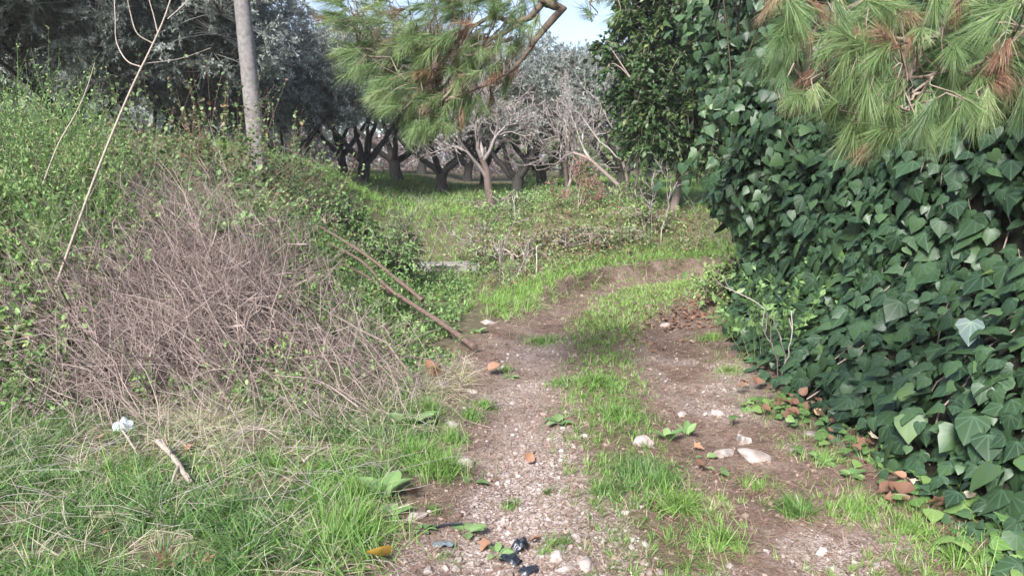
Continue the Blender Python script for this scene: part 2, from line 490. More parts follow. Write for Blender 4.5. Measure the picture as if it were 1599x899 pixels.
def stonemat(name, c0, c1, sc=30, soil=None):
    m, t, n, b, out = newmat(name)
    g = n.new('ShaderNodeNewGeometry'); no = n.new('ShaderNodeTexNoise'); no.inputs['Scale'].default_value = sc; no.inputs['Detail'].default_value = 6; no.inputs['Roughness'].default_value = .7
    t.links.new(g.outputs['Position'], no.inputs['Vector'])
    a = tint_node(t); ad = n.new('ShaderNodeMath'); ad.operation = 'MULTIPLY_ADD'; ad.inputs[1].default_value = .6
    s2 = n.new('ShaderNodeMath'); s2.operation = 'MULTIPLY_ADD'; s2.inputs[1].default_value = .8; s2.inputs[2].default_value = -.2
    t.links.new(a.outputs['Fac'], s2.inputs[0]); t.links.new(no.outputs['Fac'], ad.inputs[0]); t.links.new(s2.outputs[0], ad.inputs[2])
    r = ramp(t, [(.2, c0), (.8, c1)]); t.links.new(ad.outputs[0], r.inputs['Fac']); t.links.new(r.outputs[0], b.inputs['Base Color'])
    if soil:
        n2 = n.new('ShaderNodeTexNoise'); n2.inputs['Scale'].default_value = 16; n2.inputs['Detail'].default_value = 5; t.links.new(g.outputs['Position'], n2.inputs['Vector'])
        rs = ramp(t, [(.42, (0, 0, 0)), (.66, (.85, .85, .85))]); t.links.new(n2.outputs['Fac'], rs.inputs['Fac'])
        ms = n.new('ShaderNodeMixRGB'); ms.inputs['Color2'].default_value = (*soil, 1); t.links.new(rs.outputs['Color'], ms.inputs['Fac']); t.links.new(r.outputs[0], ms.inputs['Color1']); t.links.new(ms.outputs[0], b.inputs['Base Color'])
    b.inputs['Roughness'].default_value = .9; b.inputs['Specular IOR Level'].default_value = .2
    bp = n.new('ShaderNodeBump'); bp.inputs['Strength'].default_value = .5; bp.inputs['Distance'].default_value = .006
    t.links.new(no.outputs['Fac'], bp.inputs['Height']); t.links.new(bp.outputs[0], b.inputs['Normal'])
    return m
M['ground'] = groundmat()
M['stone'] = stonemat('limestone', (.16, .125, .107), (.40, .355, .325), 30, (.165, .122, .10))
M['concrete'] = stonemat('weathered_concrete', (.17, .15, .14), (.34, .31, .29), 12, (.15, .12, .105))
M['pole'] = stonemat('pole_concrete', (.115, .105, .10), (.235, .22, .21), 3, (.10, .095, .09))
def plastic(name, c, rough=.35):
    m, t, n, b, out = newmat(name); b.inputs['Base Color'].default_value = (*c, 1); b.inputs['Roughness'].default_value = rough
    no = n.new('ShaderNodeTexNoise'); no.inputs['Scale'].default_value = 45; bp = n.new('ShaderNodeBump'); bp.inputs['Strength'].default_value = .5; bp.inputs['Distance'].default_value = .01
    g = n.new('ShaderNodeNewGeometry'); t.links.new(g.outputs['Position'], no.inputs['Vector'])
    r = ramp(t, [(.3, tuple(x * .6 for x in c)), (.7, c)]); t.links.new(no.outputs['Fac'], r.inputs['Fac']); t.links.new(r.outputs[0], b.inputs['Base Color'])
    t.links.new(no.outputs['Fac'], bp.inputs['Height']); t.links.new(bp.outputs[0], b.inputs['Normal']); return m
M['black_plastic'] = plastic('black_plastic', (.018, .022, .032))
M['clear_plastic'] = plastic('pale_plastic', (.50, .56, .62))
M['grey_plastic'] = plastic('grey_green_plastic', (.14, .17, .18))

# ------------------------------------------------------------------ masks of what grows where
def gravel_mask(x, y):
    t = track(x, y)
    n = fbm(x * 2.3 + 5, y * 1.6, 31)
    m = np.exp(-((t + .55) / .3) ** 2) * S((8.2 - y) / 3.0) * (.5 + 1.2 * S((n - .33) / .25))
    m = np.maximum(m, S((n - .45) / .15) * S((4.2 - y) / .8) * S((t + 1.25) / .2) * S((.75 - t) / .5) * .9)
    m = np.maximum(m, S((n - .53) / .1) * np.exp(-((t - .75) / .4) ** 2) * .7 * S((10 - y) / 3))
    return np.clip(m, 0, 1)

def grassy_mask(x, y):
    t = track(x, y); n = fbm(x * 1.1, y * 1.1, 44)
    left = S((-t - .95 + .5 * (n - .5)) / .35)
    left = left * np.where((x > -1.7) & (y < 5.6) & (y > 4.2), .55, 1)
    strip = np.exp(-((t - .02) / .27) ** 2) * .75
    far = S((y - 10.5) / 2) * S((np.abs(t) - .95) / .4)
    return np.clip(np.maximum(np.maximum(left * .8, strip), far), 0, 1)

# ------------------------------------------------------------------ ground: one sheet, fine near the camera, out to the horizon
def axis(lo, hi, step, far, g):
    a = list(np.arange(lo, hi, step)); s = step; x = a[-1]
    while x < far: s *= g; x += s; a.append(x)
    s = step; x = a[0]; b = []
    while x > -far: s *= g; x -= s; b.append(x)
    return np.array(b[::-1] + a)
gx = axis(-4.2, 3.6, .04, 700, 1.14); gy = axis(2.2, 12.5, .045, 900, 1.13)
X, Y = np.meshgrid(gx, gy)
Z = H(X, Y)
xf, yf = X.ravel(), Y.ravel()
nx, ny = len(gx), len(gy)
i, j = np.meshgrid(np.arange(nx - 1), np.arange(ny - 1)); q = (j * nx + i).ravel()
acc = Acc()
acc.add(np.stack([xf, yf, Z.ravel()], -1), None, np.stack([q, q + 1, q + 1 + nx, q + nx], -1), .5,
        np.stack([gravel_mask(xf, yf), grassy_mask(xf, yf), 0 * xf], -1))
g = link('ground', acc.mesh('ground'), M['ground']); tag(g, 'reddish earth of the rutted track and its grown-over verges', 'ground', kind='structure')

# ------------------------------------------------------------------ gravel and pine litter on the track
def scatter(n, x0, x1, y0, y1, mask, r=rng, power=1.0):
    """points in a patch, denser near the camera, kept by a mask"""
    u = r.random(n); y = y0 * (y1 / y0) ** u if power else r.uniform(y0, y1, n)
    x = r.uniform(x0, x1, n)
    if callable(x0): pass
    k = r.random(n) < mask(x, y)
    x, y = x[k], y[k]
    return np.stack([x, y, H(x, y)], -1)

STN = [stone_tmpl(s) for s in range(6)]
P = scatter(26000, -1.2, 2.2, 2.5, 9.5, lambda x, y: gravel_mask(x, y) ** 1.4)
acc = Acc(); sz = np.clip(.0065 * np.exp(rng.normal(0, .55, len(P))), .003, .026); kk = rng.integers(0, 6, len(P)); tt = rng.random(len(P))
for k in range(6):
    s = kk == k
    inst(acc, STN[k], P[s] + np.array([0, 0, 1]) * sz[s, None] * .2, rdir(s.sum()) * [1, 1, .25], rdir(s.sum()) * .35 + [0, 0, 1], sz[s], tt[s])
o = link('gravel', acc.mesh('gravel', smooth=False), M['stone']); tag(o, 'pale limestone gravel strewn along the wheel ruts', 'gravel', kind='stuff')

M['clod'] = stonemat('earth_clod', (.10, .066, .052), (.26, .19, .155), 20)
P = scatter(26000, -1.4, 4.2, 2.5, 12.0, lambda x, y: S((1.25 - np.abs(track(x, y))) / .3) * S((fbm(x * 2.5, y * 2.5, 33) - .35) / .2) * .8)
acc = Acc(); sz = np.clip(.007 * np.exp(rng.normal(0, .5, len(P))), .003, .03) * (1 + .06 * P[:, 1]); kk = rng.integers(0, 6, len(P)); tt = rng.random(len(P))
for k in range(6):
    s = kk == k; inst(acc, STN[k], P[s], rdir(s.sum()) * [1, 1, .25], rdir(s.sum()) * .35 + [0, 0, 1], sz[s], tt[s])
o = link('earth_clods', acc.mesh('earth_clods', smooth=False), M['clod']); tag(o, 'crumbs and clods of reddish earth on the track', 'earth', kind='stuff')
P = scatter(90000, -2.2, 4.0, 2.5, 12.0, lambda x, y: S((track(x, y) + 1.5) / .6) * .9)
acc = Acc(); A = rdir(len(P)) * [1, 1, .16]; 
inst(acc, NEEDLE, P + [0, 0, .004], A, rdir(len(P)) * .4 + [0, 0, 1], np.stack([rng.uniform(.0018, .003, len(P)), rng.uniform(.04, .12, len(P)), rng.uniform(.02, .08, len(P))], -1), rng.random(len(P)))
o = link('pine_litter', acc.mesh('pine_litter'), M['litter']); tag(o, 'fallen brown pine needles littering the track', 'litter', kind='stuff')

# ------------------------------------------------------------------ grass
GR = []      # list of (P, height, width, lean, tint)
def tuftify(P, cell, tight=.4):
    """gather scattered blades into tufts; returns new points and the way each blade leans out"""
    ij = np.floor(P[:, :2] / cell); c = np.stack([ij[:, 0] + hash2(ij[:, 0], ij[:, 1], 7), ij[:, 1] + hash2(ij[:, 0], ij[:, 1], 8)], -1) * cell
    o = P[:, :2] - c; q = c + o * tight; return np.column_stack([q, H(q[:, 0], q[:, 1])]), np.column_stack([o / cell * 1.6, 0 * o[:, 0]])
GO = []
def add_grass(P, h, w, lean, tint, lie=.25, cell=.09, centre=None):
    n = len(P)
    if n:
        if centre is not None: o = P - np.asarray(centre); o[:, 2] = 0; o = o / (np.abs(o).max() + 1e-6) * 1.4
        else: P, o = tuftify(P, cell)
        GO.append(o)
    if n: GR.append((P, np.broadcast_to(h, n) * np.exp(rng.normal(0, .28, n)), np.broadcast_to(w, n), np.broadcast_to(lean, n), np.clip(np.broadcast_to(tint, n) + rng.normal(0, .09, n), 0, 1), np.full(n, lie)))

def clump_pts(c, rad, n, flat=1.0):
    a = rng.random(n) * 2 * math.pi; r = rad * np.abs(rng.normal(0, .55, n))
    x = c[0] + r * np.cos(a); y = c[1] + r * np.sin(a) * flat
    return np.stack([x, y, H(x, y)], -1)

# middle strip of the track
P = scatter(260000, -.2, 6, 2.6, 14, lambda x, y: np.exp(-((track(x, y) + .12 * S((y - 8) / 2)) / (.29 + .3 * S((y - 7.8) / 2))) ** 4) * (.42 + .58 * S((fbm(x * 2.2, y * 1.6, 51) - .34) / .14)) * S((fbm(x * 9, y * 9, 5) - .25) / .3))
add_grass(P, .06, .0027 * (1 + .14 * (P[:, 1] - 3)), .6, np.where(rng.random(len(P)) < .14, .34, 0) + .5 + .25 * (fbm(P[:, 0] * 2, P[:, 1] * 2, 6) - .5) + .14 * S((P[:, 1] - 6.5) / 3))
# sparse blades on the right side of the track, towards the ivy
P = scatter(40000, 1.0, 2.6, 2.5, 9, lambda x, y: S((track(x, y) - .75) / .3) * S((fbm(x * 3, y * 3, 52) - .42) / .15) * .5 * np.where(y < 4.6, 1, .6))
add_grass(P, .06, .0025, .5, np.where(rng.random(len(P)) < .25, .9, .58))
P = scatter(16000, .8, 2.4, 2.5, 3.7, lambda x, y: S((fbm(x * 4, y * 4, 57) - .5) / .12) * .9)
add_grass(P, .05, .0025, .4, np.where(rng.random(len(P)) < .25, .9, .64))
# left foreground: long tangled grass, dark green with straw in it
lf = lambda x, y: S((-.42 - x + .5 * (fbm(x * 1.5, y * 1.5, 61) - .5)) / .3) * S((6.0 - y) / .9)
P = scatter(85000, -3.9, -.1, 2.4, 6.0, lambda x, y: lf(x, y) * (.12 + .92 * S((fbm(x * 2.6, y * 2.6, 62) - .40) / .16)))
add_grass(P, .125, .0038, 1.0, .28 + .5 * (fbm(P[:, 0] * 1.7, P[:, 1] * 1.7, 63) - .4), .8, .11)
P = scatter(55000, -3.9, -.1, 2.4, 6.0, lambda x, y: lf(x, y) * (.35 + .65 * S((fbm(x * 2.1, y * 2.1, 64) - .42) / .2)))
add_grass(P, .15, .0028, 1.2, .93, 2.2, .13)
# dry skirt below the brush and along its right flank
P = scatter(45000, -2.6, .15, 4.4, 6.3, lambda x, y: S((-.25 - x + .06 * (y - 5)) / .4) * S((y - 4.3) / .6) * S((fbm(x * 3, y * 3, 65) - .3) / .2) * .8)
add_grass(P, .19, .0026, 1.5, .94, 2.4, .14)
# bright tufts seen one by one
for (u, v, rad, n, h, tn) in [(545, 840, .20, 1500, .17, .56), (500, 800, .16, 700, .15, .52), (560, 780, .12, 500, .14, .55), (690, 740, .16, 900, .13, .54), (650, 715, .18, 800, .13, .5), (660, 650, .12, 600, .15, .55),
        (735, 655, .10, 450, .11, .5), (755, 635, .10, 350, .09, .5), (705, 690, .10, 350, .12, .52), (795, 792, .05, 170, .06, .5), (855, 772, .045, 120, .06, .35), (790, 580, .1, 200, .07, .4), (870, 850, .09, 260, .06, .36), (855, 865, .06, 120, .05, .5),
        (1000, 740, .22, 1500, .10, .3), (960, 770, .12, 500, .09, .3), (1055, 795, .12, 600, .12, .6), (1030, 760, .14, 600, .1, .36), (960, 650, .2, 1000, .1, .5), (930, 600, .2, 900, .1, .5), (850, 535, .25, 900, .09, .48),
        (1240, 800, .085, 900, .10, .36), (1180, 760, .12, 300, .08, .58), (1130, 850, .13, 450, .10, .62), (1330, 800, .16, 400, .10, .58), (1420, 830, .18, 450, .09, .62), (1500, 880, .2, 450, .10, .62), (1290, 720, .15, 350, .08, .6), (1110, 530, .18, 500, .09, .62), (1135, 580, .15, 300, .08, .6), (1190, 640, .12, 220, .08, .6),
        (830, 475, .3, 700, .08, .58), (770, 470, .4, 900, .09, .58), (740, 440, .4, 900, .10, .6), (800, 440, .4, 600, .1, .62), (870, 600, .12, 300, .07, .5), (680, 800, .08, 120, .06, .4), (700, 870, .15, 160, .04, .45)]:
    c = gp(u, v); add_grass(clump_pts(c, rad, n), h * .9, .0028, .65, np.where(rng.random(n) < .08, .88, tn), .45, .07)
# ragged edge of the cut earth at the bend
P = scatter(26000, -.5, 7, 8, 13, lambda x, y: np.exp(-((track(x, y) + 1.02) / .13) ** 2) * S((fbm(x * 4, y * 4, 75) - .3) / .2))
add_grass(P, .16, .0045, 1.2, np.where(rng.random(len(P)) < .5, .92, .6), 1.2, .12)
# the middle strip where the track bends right, and the verge above its outer rut
P = scatter(60000, .4, 8, 7.5, 13, lambda x, y: np.exp(-((track(x, y) + .02) / .36) ** 4) * .9)
add_grass(P, .075, .0055, .5, .68, .35, .12)
P = scatter(90000, -.2, 8, 8.2, 14, lambda x, y: np.exp(-((track(x, y) + 1.45) / .42) ** 4) * .9)
add_grass(P, .11, .0055, .6, .64, .4, .14)
# bank and field grass
P = scatter(70000, -7, 1.5, 6.5, 15, lambda x, y: S((bank(x, y) - .05) / .2) * .6)
add_grass(P, .22, .004, .8, .55 + .4 * (fbm(P[:, 0], P[:, 1], 71) - .5), .6, .2)
fm = lambda x, y: S((-track(x, y) - .98 + .3 * S((y - 8.6) / 1) - .25 * fbm(x * 3, y * 3, 74)) / .15) * S((y - 7.8) / 1) * (.5 + .5 * S((fbm(x * .8, y * .8, 72) - .3) / .2)) * (x > -3.2 - .2 * (y - 9))
P = scatter(130000, -8, 8, 8, 30, fm)
add_grass(P, .105 + .006 * np.maximum(P[:, 1] - 10, 0), .004 + .0006 * np.maximum(P[:, 1] - 9, 0), .6, .67 + .24 * (fbm(P[:, 0] * .9, P[:, 1] * .9, 73) - .5), .4, .2)
P = scatter(26000, 1.2, 9, 9.5, 16, lambda x, y: S((track(x, y) - .9) / .3) * S((10.8 - y) / 2) + S((-track(x, y) - 1) / .3) * .8)
add_grass(P, .09, .005, .5, .66, .4, .15)
acc = Acc()
P = np.concatenate([g_[0] for g_ in GR]); h = np.concatenate([g_[1] for g_ in GR]); w = np.concatenate([g_[2] for g_ in GR])
ln = np.concatenate([g_[3] for g_ in GR]); tn = np.concatenate([g_[4] for g_ in GR]); lie = np.concatenate([g_[5] for g_ in GR])
az = rng.random(len(P)) * 2 * math.pi; N = np.stack([np.cos(az), np.sin(az), 0 * az], -1)
GOv = np.concatenate(GO); N = nrm(N + GOv * 1.5)
A = N * (np.abs(rng.normal(0, .5, len(P))) * lie)[:, None] + GOv * (.35 + .5 * lie)[:, None] + rdir(len(P)) * .25 + [0, 0, 1]
Sc = np.stack([w * 1.25, h, h * ln], -1)
near = P[:, 1] < 7.5
for msk, BL in ((near, BLADES), (~near, BLADES2)):
    kk = rng.integers(0, len(BL), len(P))
    for k in range(len(BL)):
        s = msk & (kk == k); inst(acc, BL[k], P[s] - [0, 0, .01], A[s], N[s], Sc[s], tn[s])
print('grass blades', len(P))
o = link('grass', acc.mesh('grass'), M['grass']); tag(o, 'green and straw coloured grass along the track and verges', 'grass', kind='stuff')

# ------------------------------------------------------------------ generic builders for plants
def stems(P0, D, L, m, bend, r=rng, wob=.04):
    """n curved stems: start, direction, length, points, sideways bend vector"""
    n = len(P0); t = np.linspace(0, 1, m)
    P = P0[:, None] + D[:, None] * (L[:, None] * t)[:, :, None] + bend[:, None] * (t ** 2)[None, :, None]
    wv = np.cumsum(r.normal(0, 1, (n, m, 3)), 1) * (wob * L)[:, None, None] * (t > 0)[None, :, None] / math.sqrt(m)
    return P + wv

def taper(n, m, r0, r1):
    return np.asarray(r0)[:, None] * (1 - np.linspace(0, 1, m))[None] + np.asarray(r1)[:, None] * np.linspace(0, 1, m)[None] if np.ndim(r0) else np.tile(np.linspace(r0, r1, m), (n, 1))

def along(Pth, n_each, r, t0=.15, t1=1.0):
    """positions and tangents at random places on stems"""
    n, m, _ = Pth.shape
    t = r.uniform(t0, t1, (n, n_each)) * (m - 1); k = np.minimum(t.astype(int), m - 2); f = (t - k)[..., None]
    ii = np.arange(n)[:, None]
    a = Pth[ii, k]; b = Pth[ii, k + 1]
    return (a * (1 - f) + b * f).reshape(-1, 3), nrm(b - a).reshape(-1, 3), (t / (m - 1)).ravel()

def herb(name, label, cat, base, ns, h, spread, tmpl, leaf, per, mat='herb', tint=.5, tvar=.15, arch=.3, stemr=.003, stem_mat=None, group=None, droop=.2, seed=0, t0=.15, width=1.0, dens_top=1.0):
    r = np.random.default_rng(seed + 1000)
    base = np.asarray(base, float)
    a = r.random(ns) * 2 * math.pi; rr = spread * np.sqrt(r.random(ns)) * .6
    x = base[0] + rr * np.cos(a); y = base[1] + rr * np.sin(a); P0 = np.stack([x, y, H(x, y) - .03], -1)
    out = np.stack([np.cos(a), np.sin(a), 0 * a], -1)
    D = nrm(out * (r.random(ns) * arch)[:, None] + r.normal(0, .12, (ns, 3)) + [0, 0, 1])
    L = h * r.uniform(.55, 1.1, ns)
    bend = out * (L * arch * r.uniform(.2, 1.3, ns))[:, None] + np.array([0, 0, -1]) * (L * droop * r.uniform(.3, 1.4, ns))[:, None]
    Pt = stems(P0, D, L, 7, bend, r)
    root = thing(name, label, cat, (base[0], base[1], H(base[0], base[1])), group)
    aw = Acc(); tubes(aw, Pt, taper(ns, 7, stemr, stemr * .35), 3, r.random(ns))
    part(root, 'stem', aw, M[stem_mat or 'twig'], 'stuff')
    if per:
        Q, T, tt = along(Pt, per, r, t0)
        n = len(Q); side = rdir(n, r); A = nrm(side + T * .55 + np.array([0, 0, .05])); N = r.normal(0, .35, (n, 3)) + [0, 0, 1]
        al = Acc(); sz = leaf * r.uniform(.5, 1.15, n) * (1 - .35 * tt)
        inst(al, tmpl, Q, A, N, np.stack([sz * width, sz, sz], -1), np.clip(tint + r.normal(0, tvar, n) + .12 * (tt - .5), 0, 1))
        part(root, 'foliage', al, M[mat], 'stuff')
    return root

# ------------------------------------------------------------------ trees built as limbs, branches, leaf clumps
def clump_tree(root, trunk, tr, limbs, blobs, nclump, ntw, nlv, tmpl, leaf, twl, seed, wood, lmat, tint=(.45, .2), droop=.25, outer=.55, width=1.0, lr=.5, under=.35, sides=8, lsides=6):
    r = np.random.default_rng(seed)
    trunk = np.array(trunk, float)
    aw = Acc(); tubes(aw, trunk[None], np.array(tr)[None], sides, [.5])
    V = aw.V[0]; aw.V[0] = V + (r.normal(0, .08, V.shape) * np.repeat(np.array(tr), sides)[:, None]).astype(np.float32)
    top = trunk[-1]; skel = []
    for e in limbs:
        e = np.array(e, float); mid = top * .45 + e * .55 + [0, 0, -.12 * np.linalg.norm(e - top)] + r.normal(0, .1, 3)
        t = np.linspace(0, 1, 8)[:, None]
        p = (1 - t) ** 2 * (trunk[-2] * .3 + top * .7) + 2 * t * (1 - t) * mid + t ** 2 * e + np.cumsum(r.normal(0, .035, (8, 3)), 0) * (t > 0)
        tubes(aw, p[None], (np.linspace(lr, .12, 8) * tr[-1] * 1.25)[None], lsides, [r.random()])
        skel.append(p)
    sk = np.concatenate(skel)
    # clump centres, most of them near the outer shell
    w = np.array([b[1][0] * b[1][1] * b[1][2] for b in blobs]); w = w / w.sum()
    bi = r.choice(len(blobs), nclump, p=w)
    d = rdir(nclump, r); d[:, 2] = np.where(d[:, 2] < -under, -d[:, 2], d[:, 2]); d = nrm(d)
    rad = np.where(r.random(nclump) < outer, r.uniform(.8, 1.05, nclump), r.uniform(.25, .85, nclump))
    C = np.array([b[0] for b in blobs])[bi] + d * rad[:, None] * np.array([b[1] for b in blobs])[bi]
    cen = np.mean([b[0] for b in blobs], 0)
    # branches from the nearest limb point
    dd = np.linalg.norm(C[:, None] - sk[None], axis=2) + .25 * np.linalg.norm(sk - top, axis=1)[None] * 0
    kk = dd.argmin(1); B0 = sk[kk]
    t = np.linspace(0, 1, 5)[None, :, None]
    mid = (B0 + C) / 2 + [0, 0, .1] + r.normal(0, .08, C.shape)
    PB = (1 - t) ** 2 * B0[:, None] + 2 * t * (1 - t) * mid[:, None] + t ** 2 * C[:, None]
    ab = Acc(); tubes(ab, PB, taper(nclump, 5, tr[-1] * .16, .008), 4, r.random(nclump)); wood2 = 'olive_twig' if wood == 'olive_wood' else wood
    # twigs and leaves
    out = nrm(C - cen)
    TD = nrm(rdir(nclump * ntw, r) + np.repeat(out, ntw, 0) * .55 + np.array([0, 0, .25]))
    TP = np.repeat(C, ntw, 0) + r.normal(0, .06, (nclump * ntw, 3))
    L = twl * r.uniform(.5, 1.25, len(TD))
    PT = stems(TP, TD, L, 4, np.array([0, 0, -1]) * (L * droop * r.uniform(0, 2, len(TD)))[:, None], r)
    tubes(ab, PT, taper(len(TD), 4, .006, .002), 3, r.random(len(TD)))
    Q, T, tt = along(PT, nlv, r, .05)
    n = len(Q); A = nrm(rdir(n, r) * .9 + T); N = r.normal(0, .5, (n, 3)) + [0, 0, .8]
    ct = np.repeat(np.repeat(r.normal(0, 1, nclump), ntw), nlv)
    sz = leaf * r.uniform(.6, 1.15, n)
    al = Acc(); inst(al, tmpl, Q, A, N, np.stack([sz * width, sz, sz], -1), np.clip(tint[0] + tint[1] * (.6 * r.normal(0, 1, n) + .55 * ct), 0, 1))
    part(root, 'trunk', aw, M[wood]); part(root, 'branches', ab, M[wood2], 'stuff'); part(root, 'crown', al, M[lmat], 'stuff')
    return root

def olive(seed, label, low=1.35, wide=2.5, tall=4.6, nclump=260, tr=(.32, .21, .165, .165), fork=.72, lk=.52):
    r = np.random.default_rng(seed)
    root = thing('olive_tree', label, 'olive tree', (0, 0, 0), 'olive trees of the grove')
    lean = r.normal(0, .12, 2); fz = fork * r.uniform(.85, 1.1)
    trunk = [(0, 0, -.25), (0, 0, .05), (lean[0] * .4, lean[1] * .4, fz * .5), (lean[0], lean[1], fz)]
    nl = int(r.integers(4, 6)); a0 = r.random() * 6.28
    limbs = [(math.cos(a0 + k * 6.283 / nl + r.normal(0, .25)) * wide * r.uniform(.5, .75), math.sin(a0 + k * 6.283 / nl + r.normal(0, .25)) * wide * r.uniform(.5, .75), fz + (tall - fz) * r.uniform(.3, .52)) for k in range(nl)]
    zc = (low + tall) / 2
    blobs = [(np.array([0, 0, zc + .3]), np.array([wide * .75, wide * .75, (tall - low) / 2 - .2]))]
    for k in range(7):
        a = k * .9 + r.random() * .6; q = wide * .6
        blobs.append((np.array([q * math.cos(a), q * math.sin(a), zc + r.uniform(-.5, .35)]), np.array([wide * .48, wide * .48, (tall - low) * .34])))
    return clump_tree(root, trunk, tr, limbs, blobs, nclump, 8, 24, OLIVE, .105 if wide < 3 else .12, .42 if wide < 3 else .5, seed + 5, 'olive_wood', 'olive', (.48, .22), .2, .72, 1.4, lk, .7)

# photo column of the trunk, distance, size, shape, what sets it apart
olive_spots = [
    (-90, 13.0, 1.05, 4, 'large dark olive tree at the left edge behind the green weeds'),
    (120, 15.5, 1.0, 5, 'broad silvery olive tree behind the leaning bare sapling'),
    (292, 15.0, .64, 4, 'olive tree with black trunk just left of the concrete pole'),
    (446, 18.0, .60, 5, 'olive tree close behind the concrete pole on its right'),
    (568, 20.5, .88, 0, 'olive tree with straight dark trunk right of the pole, under the pine bough tip'),
    (540, 27.0, .95, 1, 'thin far olive trunk glimpsed just left of the straight dark trunk'),
    (621, 25.0, 1.05, 2, 'olive tree with limb leaning right, left of the wide V shaped olive'),
    (690, 24.0, 1.02, 3, 'olive tree with low wide V shaped fork in the middle of the grove'),
    (757, 28.0, 1.0, 1, 'slim olive trunk just behind the pale bare tree'),
    (806, 20.5, .86, 0, 'stout black olive tree right behind the pale bare tree, crown against the sky'),
    (846, 21.5, .82, 3, 'small olive with thin Y shaped black trunk near the leafless shrub'),
    (968, 20.0, .80, 2, 'rightmost olive tree, its trunk half hidden by leaning bare limbs'),
    (250, 22.0, 1.0, 5, None), (380, 25.0, .78, 4, None), (480, 33.0, 1.15, 0, None), (660, 36.0, 1.2, 1, None), (730, 38.0, 1.2, 0, None), (880, 34.0, 1.15, 2, None), (1010, 30.0, 1.1, 3, None), (60, 24.0, 1.1, 5, None)]
SHAPES = [dict(low=1.35, tall=4.6), dict(low=1.3, tall=4.8), dict(low=1.4, tall=4.4), dict(low=1.25, tall=4.5),
          dict(low=.75, tall=6.6, wide=3.3, nclump=700, tr=(.3, .19, .13, .12), fork=.9, lk=.4), dict(low=.8, tall=6.4, wide=3.2, nclump=700, tr=(.3, .18, .12, .12), fork=1.0, lk=.4)]
protos = {}
for k, (u, d, sc, var, lab) in enumerate(olive_spots):
    x = (u - CU) / FPX * d; p = (x, d, float(H(x, d)))
    lab = lab or 'grey green olive tree in the far row, mostly hidden behind nearer olives'
    rz = rng.random() * 6.28
    if var not in protos:
        o = olive(300 + var * 17, lab, **SHAPES[var])
        o.location = p; o.rotation_euler = (0, 0, rz); o.scale = (sc, sc, sc); protos[var] = o
    else:
        copy_thing(protos[var], p, rz, sc, lab, 'olive trees of the grove')

# thickets and pale bushes beyond the grove
def bush(label, u, d, w, h, tint, mat, seed, cat='bush', nclump=60, leaf=.09, z0=None, tmpl=LANCE, depth=None, ntw=6, nlv=16, wood='twig', width=1.6, name='bush', twl=.35, group=None):
    x = (u - CU) / FPX * d; z = float(H(x, d)); r = np.random.default_rng(seed)
    root = thing(name, label, cat, (x, d, z), group)
    b = np.array([x, d, z])
    trunk = [b + [0, 0, -.1], b + [0, 0, .05], b + [.02, 0, .12], b + [0, 0, h * .2]]
    limbs = [b + [w * .5 * math.cos(a), w * .4 * math.sin(a), h * .55] for a in (0.3, 1.4, 2.6, 3.7, 5.0)]
    blobs = [(b + [0, 0, h * .48], np.array([w * .48, (depth or w) * .48, h * .5]))]
    for k in range(4): blobs.append((b + [r.uniform(-.35, .35) * w, r.uniform(-.3, .3) * (depth or w), h * r.uniform(.3, .62)], np.array([w * .3, w * .3, h * .36])))
    return clump_tree(root, trunk, [.05, .04, .035, .03], limbs, blobs, nclump, ntw, nlv, tmpl, leaf, twl, seed, wood, mat, tint, .2, .6, width, .6, .9, 5, 4)

for k, (u, d, w, h) in enumerate([(640, 44, 9, 2.0), (740, 46, 9, 1.9), (540, 47, 9, 2.1), (440, 42, 9, 2.2), (830, 50, 9, 2.0)]):
    bush('low purple brown thicket of bare stems seen between the olive trunks', u, d, w, h, (.5, .2), 'thicket', 800 + k, 'thicket', 60, .16, ntw=8, nlv=12, group='brown thickets beyond the grove', twl=.9, name='thicket')
bush('yellow green bush glowing behind the small Y trunked olive', 872, 33, 5.5, 2.6, (.8, .1), 'herb', 811, 'bush', 90, .14)
bush('yellow green bush low beside the slim trunk of the dark evergreen tree', 1085, 24, 3.4, 1.7, (.82, .1), 'herb', 812, 'bush', 80, .12)
bush('yellow green bush between the rightmost olive and the dark evergreen tree', 1000, 30, 4.5, 2.2, (.76, .12), 'herb', 813, 'bush', 80, .13)
bush('green bush far behind the slim trunk of the dark evergreen tree', 1040, 34, 6, 2.6, (.55, .12), 'herb', 814, 'bush', 80, .15)
# far wood closing the view
acc = Acc(); n = 26000
yy = rng.uniform(58, 75, n); xx = rng.uniform(-70, 70, n); top = 5.5 + 3 * fbm(xx * .12, yy * .05, 90) + 1.2 * fbm(xx * .6, yy * .2, 91)
P = np.stack([xx, yy, H(xx, yy) + top * rng.random(n) ** .7], -1)
inst(acc, LANCE, P, rdir(n), rdir(n) * .6 + [0, 0, 1], np.stack([np.full(n, 1.6), np.full(n, .9), np.full(n, .9)], -1), np.clip(.35 + .2 * rng.normal(size=n), 0, 1))
o = link('far_wood', acc.mesh('far_wood'), M['olive']); tag(o, 'grey green wood closing the view behind the olive grove', 'wood', kind='stuff')

n = 16000; yy = rng.uniform(33, 42, n); xx = rng.uniform(-48, -8.5, n); top = 2.6 + 2.2 * fbm(xx * .25, yy * .1, 93)
P = np.stack([xx, yy, H(xx, yy) + top * rng.random(n) ** .8], -1); acc = Acc()
inst(acc, LANCE, P, rdir(n), rdir(n) * .6 + [0, 0, 1], np.stack([np.full(n, .9), np.full(n, .5), np.full(n, .5)], -1), np.clip(.3 + .2 * rng.normal(size=n), 0, 1))
o = link('far_hedge', acc.mesh('far_hedge'), M['olive']); tag(o, 'grey green hedge mass far behind the left olive trees', 'hedge', kind='stuff')
